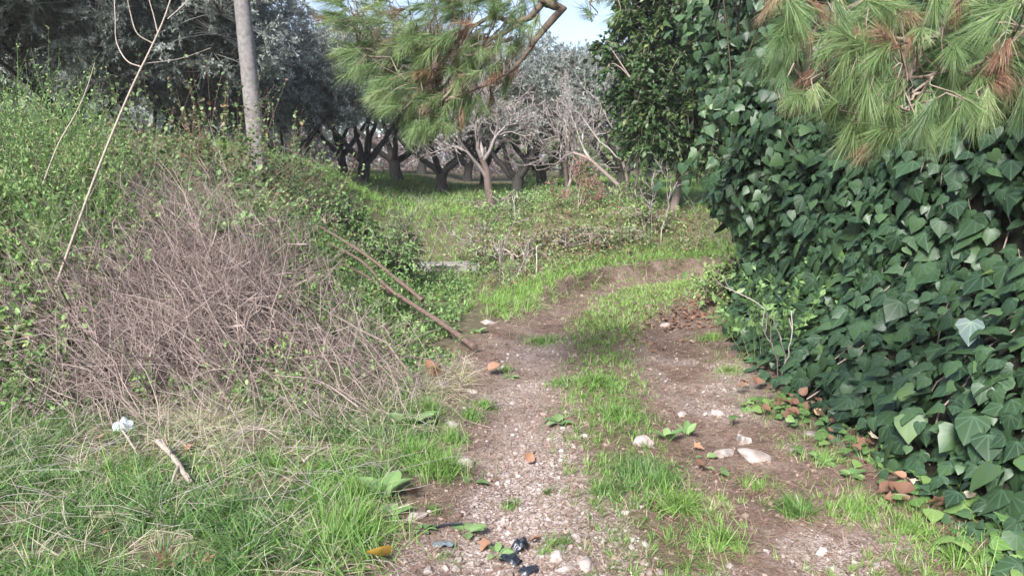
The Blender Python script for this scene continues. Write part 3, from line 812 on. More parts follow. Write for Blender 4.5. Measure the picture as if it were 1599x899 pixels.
# ------------------------------------------------------------------ dark evergreen tree with slim trunk, right of the track's bend
d = 14.0; x = (1055 - CU) / FPX * d; z = float(H(x, d)); b = np.array([x, d, z])
root = thing('evergreen_tree', 'dark glossy evergreen tree with slim brown trunk beyond the ivy', 'tree', b)
trunk = [b + [-.08, 0, -.2], b + [-.03, 0, .1], b + [.04, 0, .6], b + [.09, 0, 1.2]]
limbs = [b + e for e in ([1.2, .2, 2.4], [-.7, -.3, 2.2], [.3, -.9, 2.6], [.8, .9, 3.4], [1.9, -.4, 3.6], [.1, .2, 4.2], [1.5, -.6, 5.2])]
blobs = [(b + [-.35, -.1, 2.6], np.array([.95, .9, 1.0])), (b + [-.05, 0, 3.9], np.array([1.0, 1.0, 1.1])), (b + [.75, 0, 3.2], np.array([1.6, 1.4, 2.0])), (b + [-.2, -.2, 1.75], np.array([1.0, .9, .75])), (b + [.9, -.3, 1.7], np.array([1.1, .9, .7])), (b + [1.7, 0, 1.9], np.array([1.3, 1.0, 1.3])), (b + [2.9, -.5, 2.2], np.array([1.3, 1.0, 1.8])), (b + [1.8, .1, 4.4], np.array([1.7, 1.4, 1.8])), (b + [.3, 0, 4.6], np.array([1.0, 1.1, 1.4]))]
clump_tree(root, trunk, [.10, .075, .065, .06], limbs, blobs, 1250, 9, 18, LANCE, .115, .34, 501, 'twig', 'evergreen', (.40, .25), .5, .75, 1.75, .5, .95)

# ------------------------------------------------------------------ bare pale trees in front of the grove
def bare(name, label, base, h, seed, dirs, levels=5, r0=.06, mat='twig_pale', spread=.55, shrink=.68, kids=(3, 4), cat='tree', trunk=None):
    r = np.random.default_rng(seed); base = np.array(base, float)
    root = thing(name, label, cat, base)
    at_, aw = Acc(), Acc()
    todo = []
    for D, L, q in dirs:
        todo.append((base + [0, 0, -.1], nrm(np.array(D, float)), L, q, 0))
    paths = {0: [], 1: []}
    while todo:
        p, D, L, q, lev = todo.pop()
        m = 6; t = np.linspace(0, 1, m)[:, None]
        bend = r.normal(0, .22, 3) * L + np.array([0, 0, .06 * L])
        pth = p + D * L * t + bend * t ** 2 + np.cumsum(r.normal(0, .03, (m, 3)), 0) * L * (t > 0)
        (paths[0] if lev == 0 else paths[1]).append((pth, np.linspace(q, q * .55, m)))
        if lev + 1 < levels:
            for c in range(r.integers(*kids) + (1 if lev > 1 else 0)):
                f = r.uniform(.45, 1.0) if c else 1.0
                k = f * (m - 1); a = int(min(k, m - 2)); pp = pth[a] * (1 - (k - a)) + pth[a + 1] * (k - a)
                tg = nrm(pth[a + 1] - pth[a])
                todo.append((pp, nrm(tg + r.normal(0, spread, 3) + [0, 0, .12]), L * shrink * r.uniform(.7, 1.15), q * .55 * r.uniform(.7, 1), lev + 1))
    for key, nm, sd in ((0, 'trunk', 7), (1, 'branches', 4)):
        if not paths[key]: continue
        ac = Acc(); tubes(ac, np.array([a for a, _ in paths[key]]), np.maximum(np.array([b_ for _, b_ in paths[key]]), .0045), sd, r.random(len(paths[key])))
        part(root, nm, ac, M[mat if key else 'twig'], 'stuff' if key else None)
    return root
g0 = gp(768, 326)
p = (768 - CU) / FPX * 15.5; b = np.array([p, 15.5, H(p, 15.5)])
bare('bare_tree', 'leafless tree with pale brown trunk and bleached twigs below the pine bough', b, 3, 41, [((0.03, 0, 1), 1.05, .1)], 6, .1, spread=.5, shrink=.72, kids=(3, 5))
p = (885 - CU) / FPX * 16.5; b = np.array([p, 16.5, H(p, 16.5)])
bare('bare_shrub', 'tangled leafless grey shrub with many stems beside the small Y trunked olive', b, 3, 47, [((-.15, 0, 1), 1.1, .05), ((.12, .1, 1), 1.0, .05), ((-.4, 0, 1), .9, .04), ((.35, -.1, .9), .9, .04)], 5, .05, cat='shrub', shrink=.72, kids=(3, 4))
p = (985 - CU) / FPX * 15.5; b = np.array([p, 15.5, H(p, 15.5)])
bare('bare_shrub', 'leafless limbs leaning left in front of the rightmost olive trunk', b, 3, 52, [((-.75, .1, 1), 1.3, .05), ((-.35, 0, 1), 1.1, .04), ((.25, 0, 1), .8, .03)], 4, .05, cat='shrub', shrink=.66)

# ------------------------------------------------------------------ concrete pole
p0 = np.array([(411 - CU) / FPX * 12, 12.0, 0]); p0[2] = H(p0[0], p0[1])
root = thing('utility_pole', 'round grey concrete pole leaning slightly left on top of the bank', 'pole', p0)
t = np.linspace(0, 1, 15); Hh = 8.0
pth = p0 + np.stack([-.052 * Hh * t, .01 * t, Hh * t - .4], -1)
acc = Acc(); tubes(acc, pth[None], (.132 - .048 * t)[None], 24, [.5], cap=True)
part(root, 'shaft', acc, M['pole'])

# ------------------------------------------------------------------ concrete slab by the track
def boxgrid(acc, c, sx, sy, sz, rz, seed, nx=8, ny=5, rough=.006):
    import bmesh
    r = np.random.default_rng(seed); bm = bmesh.new()
    bmesh.ops.create_cube(bm, size=1); bmesh.ops.bevel(bm, geom=bm.edges[:], offset=.05, segments=2, affect='EDGES')
    bmesh.ops.subdivide_edges(bm, edges=bm.edges[:], cuts=3, use_grid_fill=True)
    bmesh.ops.triangulate(bm, faces=bm.faces[:])
    bm.verts.index_update()
    V = np.array([v.co[:] for v in bm.verts]) * [sx, sy, sz] + r.normal(0, rough, (len(bm.verts), 3)); F = np.array([[v.index for v in f.verts] for f in bm.faces]); bm.free()
    cz, s_ = math.cos(rz), math.sin(rz); V = V @ np.array([[cz, s_, 0], [-s_, cz, 0], [0, 0, 1]]) + c
    acc.add(V, F, None, .5)
c = at(np.array(694.), np.array(413.), np.array(11.6))
acc = Acc(); boxgrid(acc, np.array([0, 0, 0]), 1.05, .5, .3, .04, 3)
o = link('concrete_slab', acc.mesh('concrete_slab'), M['concrete'], None, (c[0], 11.6, max(c[2], H(c[0], 11.6) + .02) - .13)); tag(o, 'flat grey concrete slab lying at the foot of the bank', 'slab')

# ------------------------------------------------------------------ ivy wall: profile swept along the track's right side
PRO = np.array([(0, .02), (.14, .12), (.34, .30), (.56, .55), (.74, .88), (.84, 1.3), (.88, 1.8), (.9, 2.4), (1.0, 3.0), (1.35, 3.5), (2.2, 3.8)])
seg = np.concatenate([[0], np.cumsum(np.linalg.norm(np.diff(PRO, axis=0), axis=1))]); PL = seg[-1]
# path of the foot: along the track, then rounding off to the right at the far end
FOOT = np.array([(1.98, 1.2), (2.0, 3.0), (1.98, 3.6), (2.0, 4.4), (1.9, 5.2), (1.88, 5.8), (2.02, 6.6), (2.2, 7.6), (2.42, 8.8), (2.8, 9.6), (3.6, 10.2), (5.0, 10.5)])
fs = np.concatenate([[0], np.cumsum(np.linalg.norm(np.diff(FOOT, axis=0), axis=1))]); FL = fs[-1]

def ivy_pt(s, q, lift=0.0):
    """s along the foot (m), q along the profile (m)"""
    fx = np.interp(s, fs, FOOT[:, 0]); fy = np.interp(s, fs, FOOT[:, 1])
    e = .15; tx = np.interp(s + e, fs, FOOT[:, 0]) - np.interp(s - e, fs, FOOT[:, 0]); ty = np.interp(s + e, fs, FOOT[:, 1]) - np.interp(s - e, fs, FOOT[:, 1])
    l = np.hypot(tx, ty) + 1e-9; nxx, nyy = ty / l, -tx / l        # into the mound
    a = np.interp(q, seg, PRO[:, 0]); zz = np.interp(q, seg, PRO[:, 1])
    zz = zz * (1 - .48 * S((fy - 6.2) / 2.2))
    steep = 1 + 2.6 * S((fy - 5.8) / 3)                              # further back the wall stands more upright
    a = a / steep
    bul = .6 * (fbm(s * .9 + 7, q * 1.1, 101) - .5) * S(q / .5) + .14 * (fbm(s * 3.1, q * 3.1, 102) - .5) * S(q / .3)
    a = a - bul - lift - .32 * S((fy - 6) / 2.5) * S((zz - .4) / .8) * (1 - S((fx - 2.7) / .6))
    return np.stack([fx + nxx * a, fy + nyy * a, H(fx, fy) * (1 - S(q / 2)) + zz + .06 * (fbm(s * 2, q * 2, 104) - .5) * S(q / .3)], -1)

def ivy_nrm(s, q):
    e = .12
    ds = ivy_pt(s + e, q) - ivy_pt(s - e, q); dq = ivy_pt(s, q + e) - ivy_pt(s, np.maximum(q - e, 0))
    n = nrm(np.cross(dq, ds)); n = np.where((n[:, :1] > 0) & (np.abs(n[:, :1]) > .3), -n, n)
    return n, nrm(dq)

b = np.array([2.6, 5.5, float(H(2.6, 5.5))])
ivy_root = thing('ivy_wall', 'tall wall of large dark green ivy leaves right of the track', 'ivy', b)
ss, qq = np.meshgrid(np.linspace(.2, FL - .2, 150), np.linspace(.0, PL, 60)); k1, k2 = ss.shape[1], ss.shape[0]
V = ivy_pt(ss.ravel(), qq.ravel(), -.13); 
i, j = np.meshgrid(np.arange(k1 - 1), np.arange(k2 - 1)); q_ = (j * k1 + i).ravel()
acc = Acc(); acc.add(V, None, np.stack([q_, q_ + 1, q_ + 1 + k1, q_ + k1], -1), .2)
M['ivy_core'] = woodmat('ivy_stems_and_dead_leaves', (.012, .014, .008), (.06, .045, .028), 22, .95, .8)
part(ivy_root, 'stem_mass', acc, M['ivy_core'])
# creeping stems over the core
n = 260; s0 = rng.uniform(.5, FL - .5, n); q0 = rng.uniform(0, PL * .8, n); t = np.linspace(0, 1, 8)
sp = s0[:, None] + np.cumsum(rng.normal(0, .07, (n, 8)), 1); qp = np.clip(q0[:, None] + t[None] * rng.uniform(.4, 1.4, n)[:, None], 0, PL)
PS = ivy_pt(sp.ravel(), qp.ravel(), -.06).reshape(n, 8, 3)
acc = Acc(); tubes(acc, PS, taper(n, 8, .006, .003), 4, rng.random(n)); part(ivy_root, 'stem', acc, M['twig'], 'stuff')
# leaves
n = 19000
s = rng.uniform(.3, FL - .1, n); q = PL * rng.random(n)
thin = (q < .45) & (rng.random(n) < .35 * (1 - q / .45)); s, q = s[~thin], q[~thin]; n = len(s)
Pn = ivy_pt(s, q, rng.uniform(-.12, .10, n)); N0, up = ivy_nrm(s, q)
flat = S(1 - q / 1.2)[:, None]
Nn = nrm(N0 * (.75 - .2 * flat) + np.array([-.15, -.18, .38]) + flat * np.array([0, -.05, .35]) + rng.normal(0, .36, (n, 3)))
An = nrm(-up * .9 + np.array([-.28, -.2, -.25]) + rng.normal(0, .5, (n, 3)))
yv = Pn[:, 1]
sz = np.clip(.092 * np.exp(rng.normal(0, .38, n)), .04, .18) * (1 - .25 * S((.35 - q) / .35))
tn = np.clip(.42 + .16 * rng.normal(size=n) + .25 * (fbm(s * 1.6, q * 1.6, 110) - .5) + np.where(rng.random(n) < .02, .45, 0), 0, 1)
dist = np.linalg.norm(Pn - [0, 0, CAMZ], axis=1)
rr = (Pn - [0, 0, CAMZ]); uu = CU + FPX * rr[:, 0] / np.maximum(rr[:, 1] * math.cos(PITCH) - rr[:, 2] * math.sin(PITCH), .1)
vv = CV - FPX * (rr[:, 2] * math.cos(PITCH) + rr[:, 1] * math.sin(PITCH)) / np.maximum(rr[:, 1] * math.cos(PITCH) - rr[:, 2] * math.sin(PITCH), .1)
lay = ((Pn - ivy_pt(s, q, 0)) * N0).sum(1)
score = sz / dist * ((uu > 1100) & (uu < 1640) & (vv > 250) & (vv < 900)) * (lay > .01)
pick = np.argsort(-score)[:280]; sel = np.zeros(n, bool); sel[pick] = True
kk = rng.integers(0, 4, n); acc = Acc()
for k in range(4):
    m_ = (kk == k) & ~sel; inst(acc, IVY[k], Pn[m_], An[m_], Nn[m_], sz[m_], tn[m_])
part(ivy_root, 'foliage', acc, M['ivy'], 'stuff')

def leaf_meshes(tmpls, mat, name, tints):
    out = []
    for tm in tmpls:
        for tn_ in tints:
            a = Acc(); a.add(tm[0], tm[1], None, tn_, tm[0]); me = a.mesh(name); me.materials.append(mat); out.append(me)
    return out

def leaf_obj(root, me, P, A, N, sc, name='leaf'):
    R = frames(np.asarray(A, float)[None].copy(), np.asarray(N, float)[None].copy())[0]
    o = bpy.data.objects.new(name, me); COL.objects.link(o); o.parent = root
    if np.isscalar(sc): sc = (sc, sc, sc)
    m4 = Matrix.Identity(4)
    for a in range(3):
        for c_ in range(3): m4[a][c_] = float(R[a, c_] * sc[c_])
    loc = np.asarray(P) - np.array(root.location[:])
    for a in range(3): m4[a][3] = float(loc[a])
    o.matrix_local = m4
    return o
IVM = leaf_meshes(IVY, M['ivy'], 'leaf', (.2, .4, .6, .85))
for k in np.nonzero(sel)[0]:
    ti = int(np.argmin(np.abs(np.array((.2, .4, .6, .85)) - tn[k])))
    leaf_obj(ivy_root, IVM[kk[k] * 4 + ti], Pn[k], An[k], Nn[k], float(sz[k]))

# ivy hanging from the boughs above the track's right edge
b = np.array([2.55, 7.6, float(H(2.55, 7.6))])
root = thing('ivy_curtain', 'ivy vines hanging against the sky left of the pine needles', 'ivy', b)
n = 110; Pv = np.stack([rng.uniform(1.9, 3.8, n), rng.uniform(6.9, 9.4, n), rng.uniform(2.0, 4.3, n)], -1); Pv[:, 0] += .1 * (Pv[:, 1] - 7)
Pt = stems(Pv, nrm(rng.normal(0, .4, (n, 3)) + [0, 0, -1]), rng.uniform(.4, 1.1, n), 8, rng.normal(0, .25, (n, 3)))
# stems by which the vines climb out of the wall
acc = Acc(); tubes(acc, Pt, .0045, 4, rng.random(n))
cl0 = np.array([(3.4, 7.7, .5), (3.3, 7.6, 1.5), (3.1, 7.6, 2.6), (2.7, 7.6, 3.5), (2.2, 7.7, 4.0), (1.8, 7.8, 4.3)]); 
tubes(acc, cl0[None], np.array([[.05, .045, .04, .035, .025, .012]]), 6, [.3])
cl1 = np.stack([np.linspace(cl0[3 + (k % 3)], Pv[k], 6) + [0, 0, .0] for k in range(n)]); cl1[:, 1:-1, 2] += .08
tubes(acc, cl1, .007, 4, rng.random(n)); part(root, 'vine', acc, M['ivy_core'], 'stuff')
Q, T, tt = along(Pt, 34, rng, 0); n = len(Q); Q = Q + rng.normal(0, .06, Q.shape)
acc = Acc(); kk2 = rng.integers(0, 4, n); A = nrm(rdir(n) * .7 + [0, 0, -.8]); N = nrm(rdir(n) * .6 + [-.3, -.7, .35]); z_ = rng.uniform(.06, .14, n); tq = np.clip(.45 + .2 * rng.normal(size=n), 0, 1)
for k in range(4):
    m_ = kk2 == k; inst(acc, IVY[k], Q[m_], A[m_], N[m_], z_[m_], tq[m_])
part(root, 'foliage', acc, M['ivy'], 'stuff')

# young bright ivy and broad leaves creeping out from the foot of the wall
YM = leaf_meshes(IVY, M['ivy_young'], 'leaf', (.2, .5, .8))
def runner(label, u, v, n, rad, sz, seed, stretch=(1, 1)):
    r = np.random.default_rng(seed); c = gp(u, v); root = thing('ivy_runner', label, 'ivy', c, 'young ivy at the foot of the wall')
    xs = c[0] + r.normal(0, rad * stretch[0], n); ys = c[1] + r.normal(0, rad * stretch[1], n); zs = H(xs, ys)
    P = np.stack([xs, ys, zs + r.uniform(.02, .09, n)], -1)
    base = np.stack([xs + r.normal(0, .02, n), ys + r.normal(0, .02, n), zs - .01], -1)
    A = nrm(rdir(n, r) * [1, 1, .3] + [-.35, -.45, 0]); N = nrm(r.normal(0, .28, (n, 3)) + [-.1, -.35, 1])
    pth = np.stack([base, (base + P) / 2 + [0, 0, .012], P], 1); ac = Acc(); tubes(ac, pth, .0022, 4, r.random(n)); part(root, 'stalk', ac, M['herb_stem'], 'stuff')
    for k in range(n): leaf_obj(root, YM[int(r.integers(0, len(YM)))], P[k], A[k], N[k], float(sz * r.uniform(.55, 1.2)))
    return root
runner('bright green young ivy patch where the ivy wall steps back from the track', 1228, 645, 44, .15, .065, 1)
runner('bright green young ivy in the bottom right corner of the wall foot', 1500, 790, 36, .14, .08, 2)
runner('light ivy leaves among dead brown leaves midway along the wall foot', 1370, 722, 34, .16, .07, 3)
runner('large pale green young ivy leaves at the right edge nearest the camera', 1575, 872, 26, .12, .075, 4)
runner('small pale ivy leaves mixed into the lowest dark ivy, beside bare soil', 1295, 675, 30, .15, .06, 5)

# ------------------------------------------------------------------ pine: trunk behind the ivy, a near bough on the right and a far one over the track
pt0 = np.array([4.3, 5.2, float(H(4.3, 5.2))])
pine = thing('pine_tree', 'pine with long drooping green needles hanging over the track and the ivy', 'pine tree', pt0)
acc = Acc(); tp = np.array([pt0 + [0, 0, -.2], pt0 + [0, 0, 1.2], pt0 + [-.08, -.05, 2.8], pt0 + [-.1, -.1, 4.4], pt0 + [0, -.1, 6.2], pt0 + [.05, 0, 8.0]])
tubes(acc, tp[None], np.array([[.24, .2, .18, .16, .12, .07]]), 12, [.5]); part(pine, 'trunk', acc, M['pine_wood'])

def bez(P, m):
    """smooth curve through points (Catmull-Rom)"""
    P = np.array(P, float); Q = np.vstack([2 * P[0] - P[1], P, 2 * P[-1] - P[-2]]); out = []
    t = np.linspace(0, len(P) - 1, m)
    for a in t:
        k = min(int(a), len(P) - 2); f = a - k; p0, p1, p2, p3 = Q[k:k + 4]
        out.append(.5 * ((2 * p1) + (-p0 + p2) * f + (2 * p0 - 5 * p1 + 4 * p2 - p3) * f * f + (-p0 + 3 * p1 - 3 * p2 + p3) * f ** 3))
    return np.array(out)

def uvd(L): return np.array([at(np.array(float(u)), np.array(float(v)), np.array(float(d))) for u, v, d in L])

def needles(acc, P, D, n_each, L, shoot, tint, r, spread=.55, droop=.25, wd=.0022):
    n = len(P); s = r.random((n, n_each)) ** .8
    p = (P[:, None] - D[:, None] * (s * shoot)[..., None]).reshape(-1, 3); Dr = np.repeat(D, n_each, 0)
    pd = rdir(len(p), r); pd = nrm(pd - (pd * Dr).sum(1, keepdims=True) * Dr)
    sp = spread * r.uniform(.3, 1.3, len(p)) * (.5 + s.ravel())
    A = nrm(Dr + pd * sp[:, None] + np.array([0, 0, -droop]))
    l = np.repeat(L, n_each) * r.uniform(.65, 1.1, len(p))
    inst(acc, NEEDLE, p, A, nrm(rdir(len(p), r) + [0, 0, -.6]), np.stack([np.full(len(p), wd), l, l * 1.2], -1), np.clip(np.repeat(tint, n_each) + r.normal(0, .05, len(p)), 0, 1))

def in_poly(px, py, poly):
    c = np.zeros(len(px), bool); j = len(poly) - 1
    for i in range(len(poly)):
        (xi, yi), (xj, yj) = poly[i], poly[j]
        k = ((yi > py) != (yj > py)) & (px < (xj - xi) * (py - yi) / (yj - yi + 1e-9) + xi); c ^= k; j = i
    return c

def bough(name_b, lines, radii, ptsuv, tuftdir, n_each, Ln, shoot, seed, brown, wd, spread, droop, twr=.003):
    r = np.random.default_rng(seed)
    br = Acc(); skel = []
    for ln_, (ra, rb) in zip(lines, radii):
        c = bez(ln_, 22); c[2:-1] += r.normal(0, .006, c[2:-1].shape); tubes(br, c[None], (rb + (ra - rb) * (1 - np.linspace(0, 1, 22)) ** 2.0)[None], 7, [r.random()]); skel.append(c[6:])
    sk = np.concatenate(skel)
    P = ptsuv; n = len(P)
    dd = np.linalg.norm(P[:, None] - sk[None], axis=2); near = sk[dd.argmin(1)]
    # twigs reach the tufts from a point further back along the branch
    D = tuftdir(P, near, r)
    t = np.linspace(0, 1, 6)[None, :, None]; c1 = P - D * (shoot * 2.2)
    PT = (1 - t) ** 2 * near[:, None] + 2 * t * (1 - t) * c1[:, None] + t ** 2 * P[:, None]
    PT[:, 1:-1] += r.normal(0, .012, PT[:, 1:-1].shape)
    tubes(br, PT, taper(n, 6, twr, twr * .55), 4, r.random(n))
    bo = part(pine, 'bough', br, M['pine_wood'])
    al = Acc(); tint = np.where(brown, r.uniform(.93, 1.0, n), np.clip(r.normal(.55, .17, n), .1, .82))
    needles(al, P, D, n_each, Ln * r.uniform(.7, 1.15, n) * np.where(brown, .8, 1), shoot, tint, r, spread, droop, wd)
    l = pine.location; me = al.mesh('needles', tuple(l)); o = link('needles', me, M['pine'], bo); o['kind'] = 'stuff'
    return bo

r = np.random.default_rng(77)
# --- far bough over the track, about four metres from the camera
L1 = [tp[3] + [0, 0, .35], (2.6, 4.8, 4.0), *uvd([(900, -30, 4.4), (880, 12, 4.35), (842, 55, 4.3), (815, 95, 4.25), (770, 130, 4.2), (705, 153, 4.15), (660, 180, 4.1)])]
L2 = [tp[3] + [0, 0, .1], (2.4, 4.6, 3.6), *uvd([(905, -120, 4.3), (850, 5, 4.4), (800, 35, 4.45), (760, 28, 4.5), (700, 60, 4.5), (630, 62, 4.5), (560, 75, 4.55)])]
L3 = [*uvd([(815, 35, 4.45), (770, 58, 4.4), (710, 63, 4.35), (640, 80, 4.3), (600, 110, 4.3)])]
L4 = [*uvd([(800, 60, 4.3), (740, 85, 4.2), (680, 92, 4.1), (640, 130, 4.1)])]
L5 = [*uvd([(880, -60, 4.4), (760, -50, 4.6), (640, -20, 4.7), (560, 20, 4.75), (510, 50, 4.8)])]
pu = r.uniform(480, 870, 1500); pv = r.uniform(-60, 245, 1500)
polyA = [(480, -60), (500, 30), (520, 75), (515, 95), (560, 130), (590, 175), (640, 215), (655, 235), (680, 212), (730, 200), (760, 175), (800, 130), (810, 90), (840, 40), (865, 0), (870, -60)]
k = in_poly(pu, pv, polyA); pu, pv = pu[k], pv[k]
keep = r.random(len(pu)) < np.where((pu < 620) & (pv < 85), .2, np.where(pu > 740, .25, np.where(pv < 60, .45, .78))); pu, pv = pu[keep], pv[keep]
Pf = at(pu, pv, 4.3 + r.uniform(-.35, .45, len(pu)))
br1 = (((pu - 685) / 45) ** 2 + ((pv - 115) / 28) ** 2 < 1) & (r.random(len(pu)) < .6) | (((pu - 785) / 30) ** 2 + ((pv - 120) / 45) ** 2 < 1) & (r.random(len(pu)) < .7) | (r.random(len(pu)) < .06)
orig = at(np.array(860.), np.array(-20.), np.array(4.4))
bough('far', [L1, L2, L3, L4, L5], [(.05, .006), (.045, .006), (.016, .005), (.012, .004), (.03, .005)], Pf,
      lambda P, nr, r: nrm(nrm(P - orig) * .8 + nrm(P - nr) * .3 + r.normal(0, .28, P.shape) + [0, 0, -.12]), 100, .12, .10, 78, br1, .0016, .6, .12)
# a few dark tufts hanging into the sky at the right of that bough
pu2 = r.uniform(890, 960, 9); pv2 = r.uniform(-30, 35, 9)
L6 = [tp[4], (2.6, 4.6, 5.0), *uvd([(1000, -120, 4.2), (950, -40, 4.2), (920, 5, 4.2)])]
bough('gap', [L6], [(.03, .005)], at(pu2, pv2, np.full(9, 4.2)), lambda P, nr, r: nrm(r.normal(0, .4, P.shape) + [-.2, 0, -.7]), 60, .12, .08, 79, np.zeros(9, bool), .0022, .8, .2)
# --- near bough hanging in front of the ivy
T0 = tp[2] + [0, 0, .3]
N1 = [T0, (3.2, 4.0, 3.1), *uvd([(1560, -20, 3.0), (1460, 60, 2.9), (1400, 140, 2.8), (1370, 190, 2.75), (1340, 205, 2.7)])]
N2 = [T0, (3.2, 4.2, 3.0), *uvd([(1600, 60, 2.9), (1540, 110, 2.8), (1465, 115, 2.7), (1420, 125, 2.65), (1395, 150, 2.65), (1360, 185, 2.65)])]
N3 = [T0 + [0, 0, .2], (3.0, 3.8, 3.3), *uvd([(1480, -60, 3.2), (1330, 10, 3.1), (1275, 45, 3.05), (1250, 80, 3.0), (1225, 100, 2.95)])]
N4 = [*uvd([(1465, 60, 2.9), (1390, 60, 2.95), (1370, 90, 2.9), (1320, 125, 2.85), (1260, 140, 2.8)])]
N5 = [T0, (3.3, 3.9, 3.0), *uvd([(1680, 20, 2.8), (1610, 40, 2.75), (1560, 90, 2.7), (1530, 150, 2.7)])]
N6 = [*uvd([(1460, 115, 2.7), (1430, 150, 2.65), (1415, 170, 2.6), (1400, 165, 2.6)])]
spots = [(1195, 15), (1215, 60), (1235, 20), (1260, 55), (1290, 20), (1320, 35), (1350, 15), (1380, 40), (1410, 10), (1440, 45), (1480, 15), (1510, 5), (1545, 30), (1580, 15), (1215, 105), (1250, 110), (1285, 85), (1315, 95), (1345, 80), (1380, 95), (1420, 70), (1460, 90), (1500, 60), (1540, 75), (1590, 60), (1230, 145), (1265, 150), (1300, 140), (1325, 125), (1330, 160), (1355, 150), (1385, 130), (1420, 115), (1450, 100), (1480, 115), (1500, 115), (1530, 120), (1570, 120), (1240, 165), (1290, 170), (1320, 180), (1345, 205), (1335, 210), (1350, 195), (1365, 215), (1375, 200), (1420, 180), (1440, 165), (1470, 145), (1490, 150), (1480, 185), (1455, 195), (1540, 170), (1575, 150), (1600, 140), (1590, 100), (1310, 60), (1395, 20), (1360, 60), (1460, 10), (1530, 45), (1620, 60), (1620, 110), (1630, 20), (1555, 165), (1205, 85), (1445, 75), (1275, 120), (1335, 222), (1350, 232), (1322, 214), (1365, 226), (1345, 240), (1338, 205), (1480, 200), (1445, 205), (1520, 190)]
su = np.array([s_[0] for s_ in spots], float); sv = np.array([s_[1] for s_ in spots], float)
su = np.concatenate([su, su + r.normal(0, 22, len(su))]); sv = np.concatenate([sv, np.minimum(sv + r.normal(0, 18, len(sv)) - 8, 195)])
dn = 2.78 + r.uniform(-.25, .3, len(su))
brn = np.zeros(len(su), bool)
for (bu, bv) in [(1375, 45), (1440, 25), (1335, 68), (1565, 105), (1580, 120), (1222, 125), (1290, 45), (1195, 20), (1470, 40), (1555, 70), (1545, 110), (1590, 125), (1575, 95), (1330, 70), (1345, 225), (1260, 60), (1420, 60), (1230, 160)]:
    brn[np.argmin((su - bu) ** 2 + (sv - bv) ** 2)] = True
Pn2 = at(su, sv, dn)
bough('near', [N1, N2, N3, N4, N5, N6], [(.03, .004), (.022, .004), (.024, .004), (.008, .004), (.02, .004), (.006, .003)], Pn2,
      lambda P, nr, r: nrm(nrm(P - nr + 1e-4) * .35 + r.normal(0, .35, P.shape) + [-.12, -.1, -.55]), 150, .145, .09, 81, brn, .0015, .62, .35, .0035)

# upper crown, above the ivy, out of the photograph but shading it
nC = 420; a_ = r.random(nC) * 6.283; q_ = np.sqrt(r.random(nC)); Pc_ = np.stack([3.3 + 2.0 * q_ * np.cos(a_), 3.6 + 2.1 * q_ * np.sin(a_), r.uniform(4.1, 6.8, nC)], -1)
LC = [[tp[k_] + [0, 0, .2], tp[k_] * .5 + np.array(e_) * .5 + [0, 0, .25], np.array(e_)] for k_, e_ in ((3, (1.7, 3.2, 4.5)), (3, (3.0, 1.8, 4.6)), (4, (2.0, 4.6, 5.6)), (4, (3.6, 2.2, 6.0)), (4, (5.0, 3.0, 5.6)), (3, (4.8, 2.6, 4.8)))]
bough('crown', LC, [(.05, .01)] * 6, Pc_, lambda P, nr, r: nrm(nrm(P - nr + 1e-4) * .5 + r.normal(0, .4, P.shape)), 60, .16, .14, 83, r.random(nC) < .06, .0045, .7, .15, .004)
# pine cone on the far bough
c = at(np.array(679.), np.array(103.), np.array(4.05)); root = thing('pine_cone', 'small dark pine cone hanging in the bough over the track', 'pine cone', c)
acc = Acc(); n = 60; k = np.arange(n); a = k * 2.39996; hh = k / n
Pc = np.stack([np.cos(a) * .011 * np.sin(.4 + 2.5 * hh), np.sin(a) * .011 * np.sin(.4 + 2.5 * hh), (.028 - .06 * hh) * .7], -1)
outd = np.stack([np.cos(a), np.sin(a), -.4 + 0 * a], -1)
inst(acc, ROUND, Pc + c, outd, np.tile([0, 0, 1.0], (n, 1)), .014, rng.random(n)); part(root, 'scales', acc, M['log'])
acc = Acc(); tubes(acc, np.array([[c + [0, 0, -.025], c + [0, 0, 0], c + [.005, 0, .03], c + [.03, 0, .07]]]), np.array([[.008, .013, .006, .003]]), 6, [.3]); part(root, 'stalk', acc, M['pine_wood'])


# ------------------------------------------------------------------ undergrowth that nobody could count
def cover(name, label, cat, P0, h, per, leaf, tmpl, mat, tint, tvar, seed, arch=.5, droop=.25, stemr=.0022, width=1.0, stem_mat='twig', t0=.1):
    r = np.random.default_rng(seed); n = len(P0)
    a = r.random(n) * 6.283; out = np.stack([np.cos(a), np.sin(a), 0 * a], -1)
    L = np.broadcast_to(h, n) * r.uniform(.5, 1.15, n)
    D = nrm(out * (arch * r.random(n))[:, None] + r.normal(0, .15, (n, 3)) + [0, 0, 1])
    Pt = stems(P0 - [0, 0, .03], D, L, 6, out * (L * arch * r.uniform(0, 1, n))[:, None] - np.array([0, 0, 1]) * (L * droop * r.uniform(.2, 1.5, n))[:, None], r)
    aw = Acc(); tubes(aw, Pt, taper(n, 6, stemr, stemr * .4), 3, r.random(n))
    root = link(name, aw.mesh(name), M[stem_mat]); tag(root, label, cat, kind='stuff')
    if per:
        Q, T, tt = along(Pt, per, r, t0); m = len(Q)
        A = nrm(rdir(m, r) + T * .5); N = r.normal(0, .4, (m, 3)) + [0, 0, 1]
        sz = leaf * r.uniform(.5, 1.2, m) * (1 - .3 * tt)
        tv = np.repeat(np.broadcast_to(tint, n) + r.normal(0, tvar * .6, n), per)
        al = Acc(); inst(al, tmpl, Q, A, N, np.stack([sz * width, sz, sz], -1), np.clip(tv + r.normal(0, tvar, m), 0, 1))
        o = link('foliage', al.mesh('foliage'), M[mat], root); o['kind'] = 'stuff'
    return root

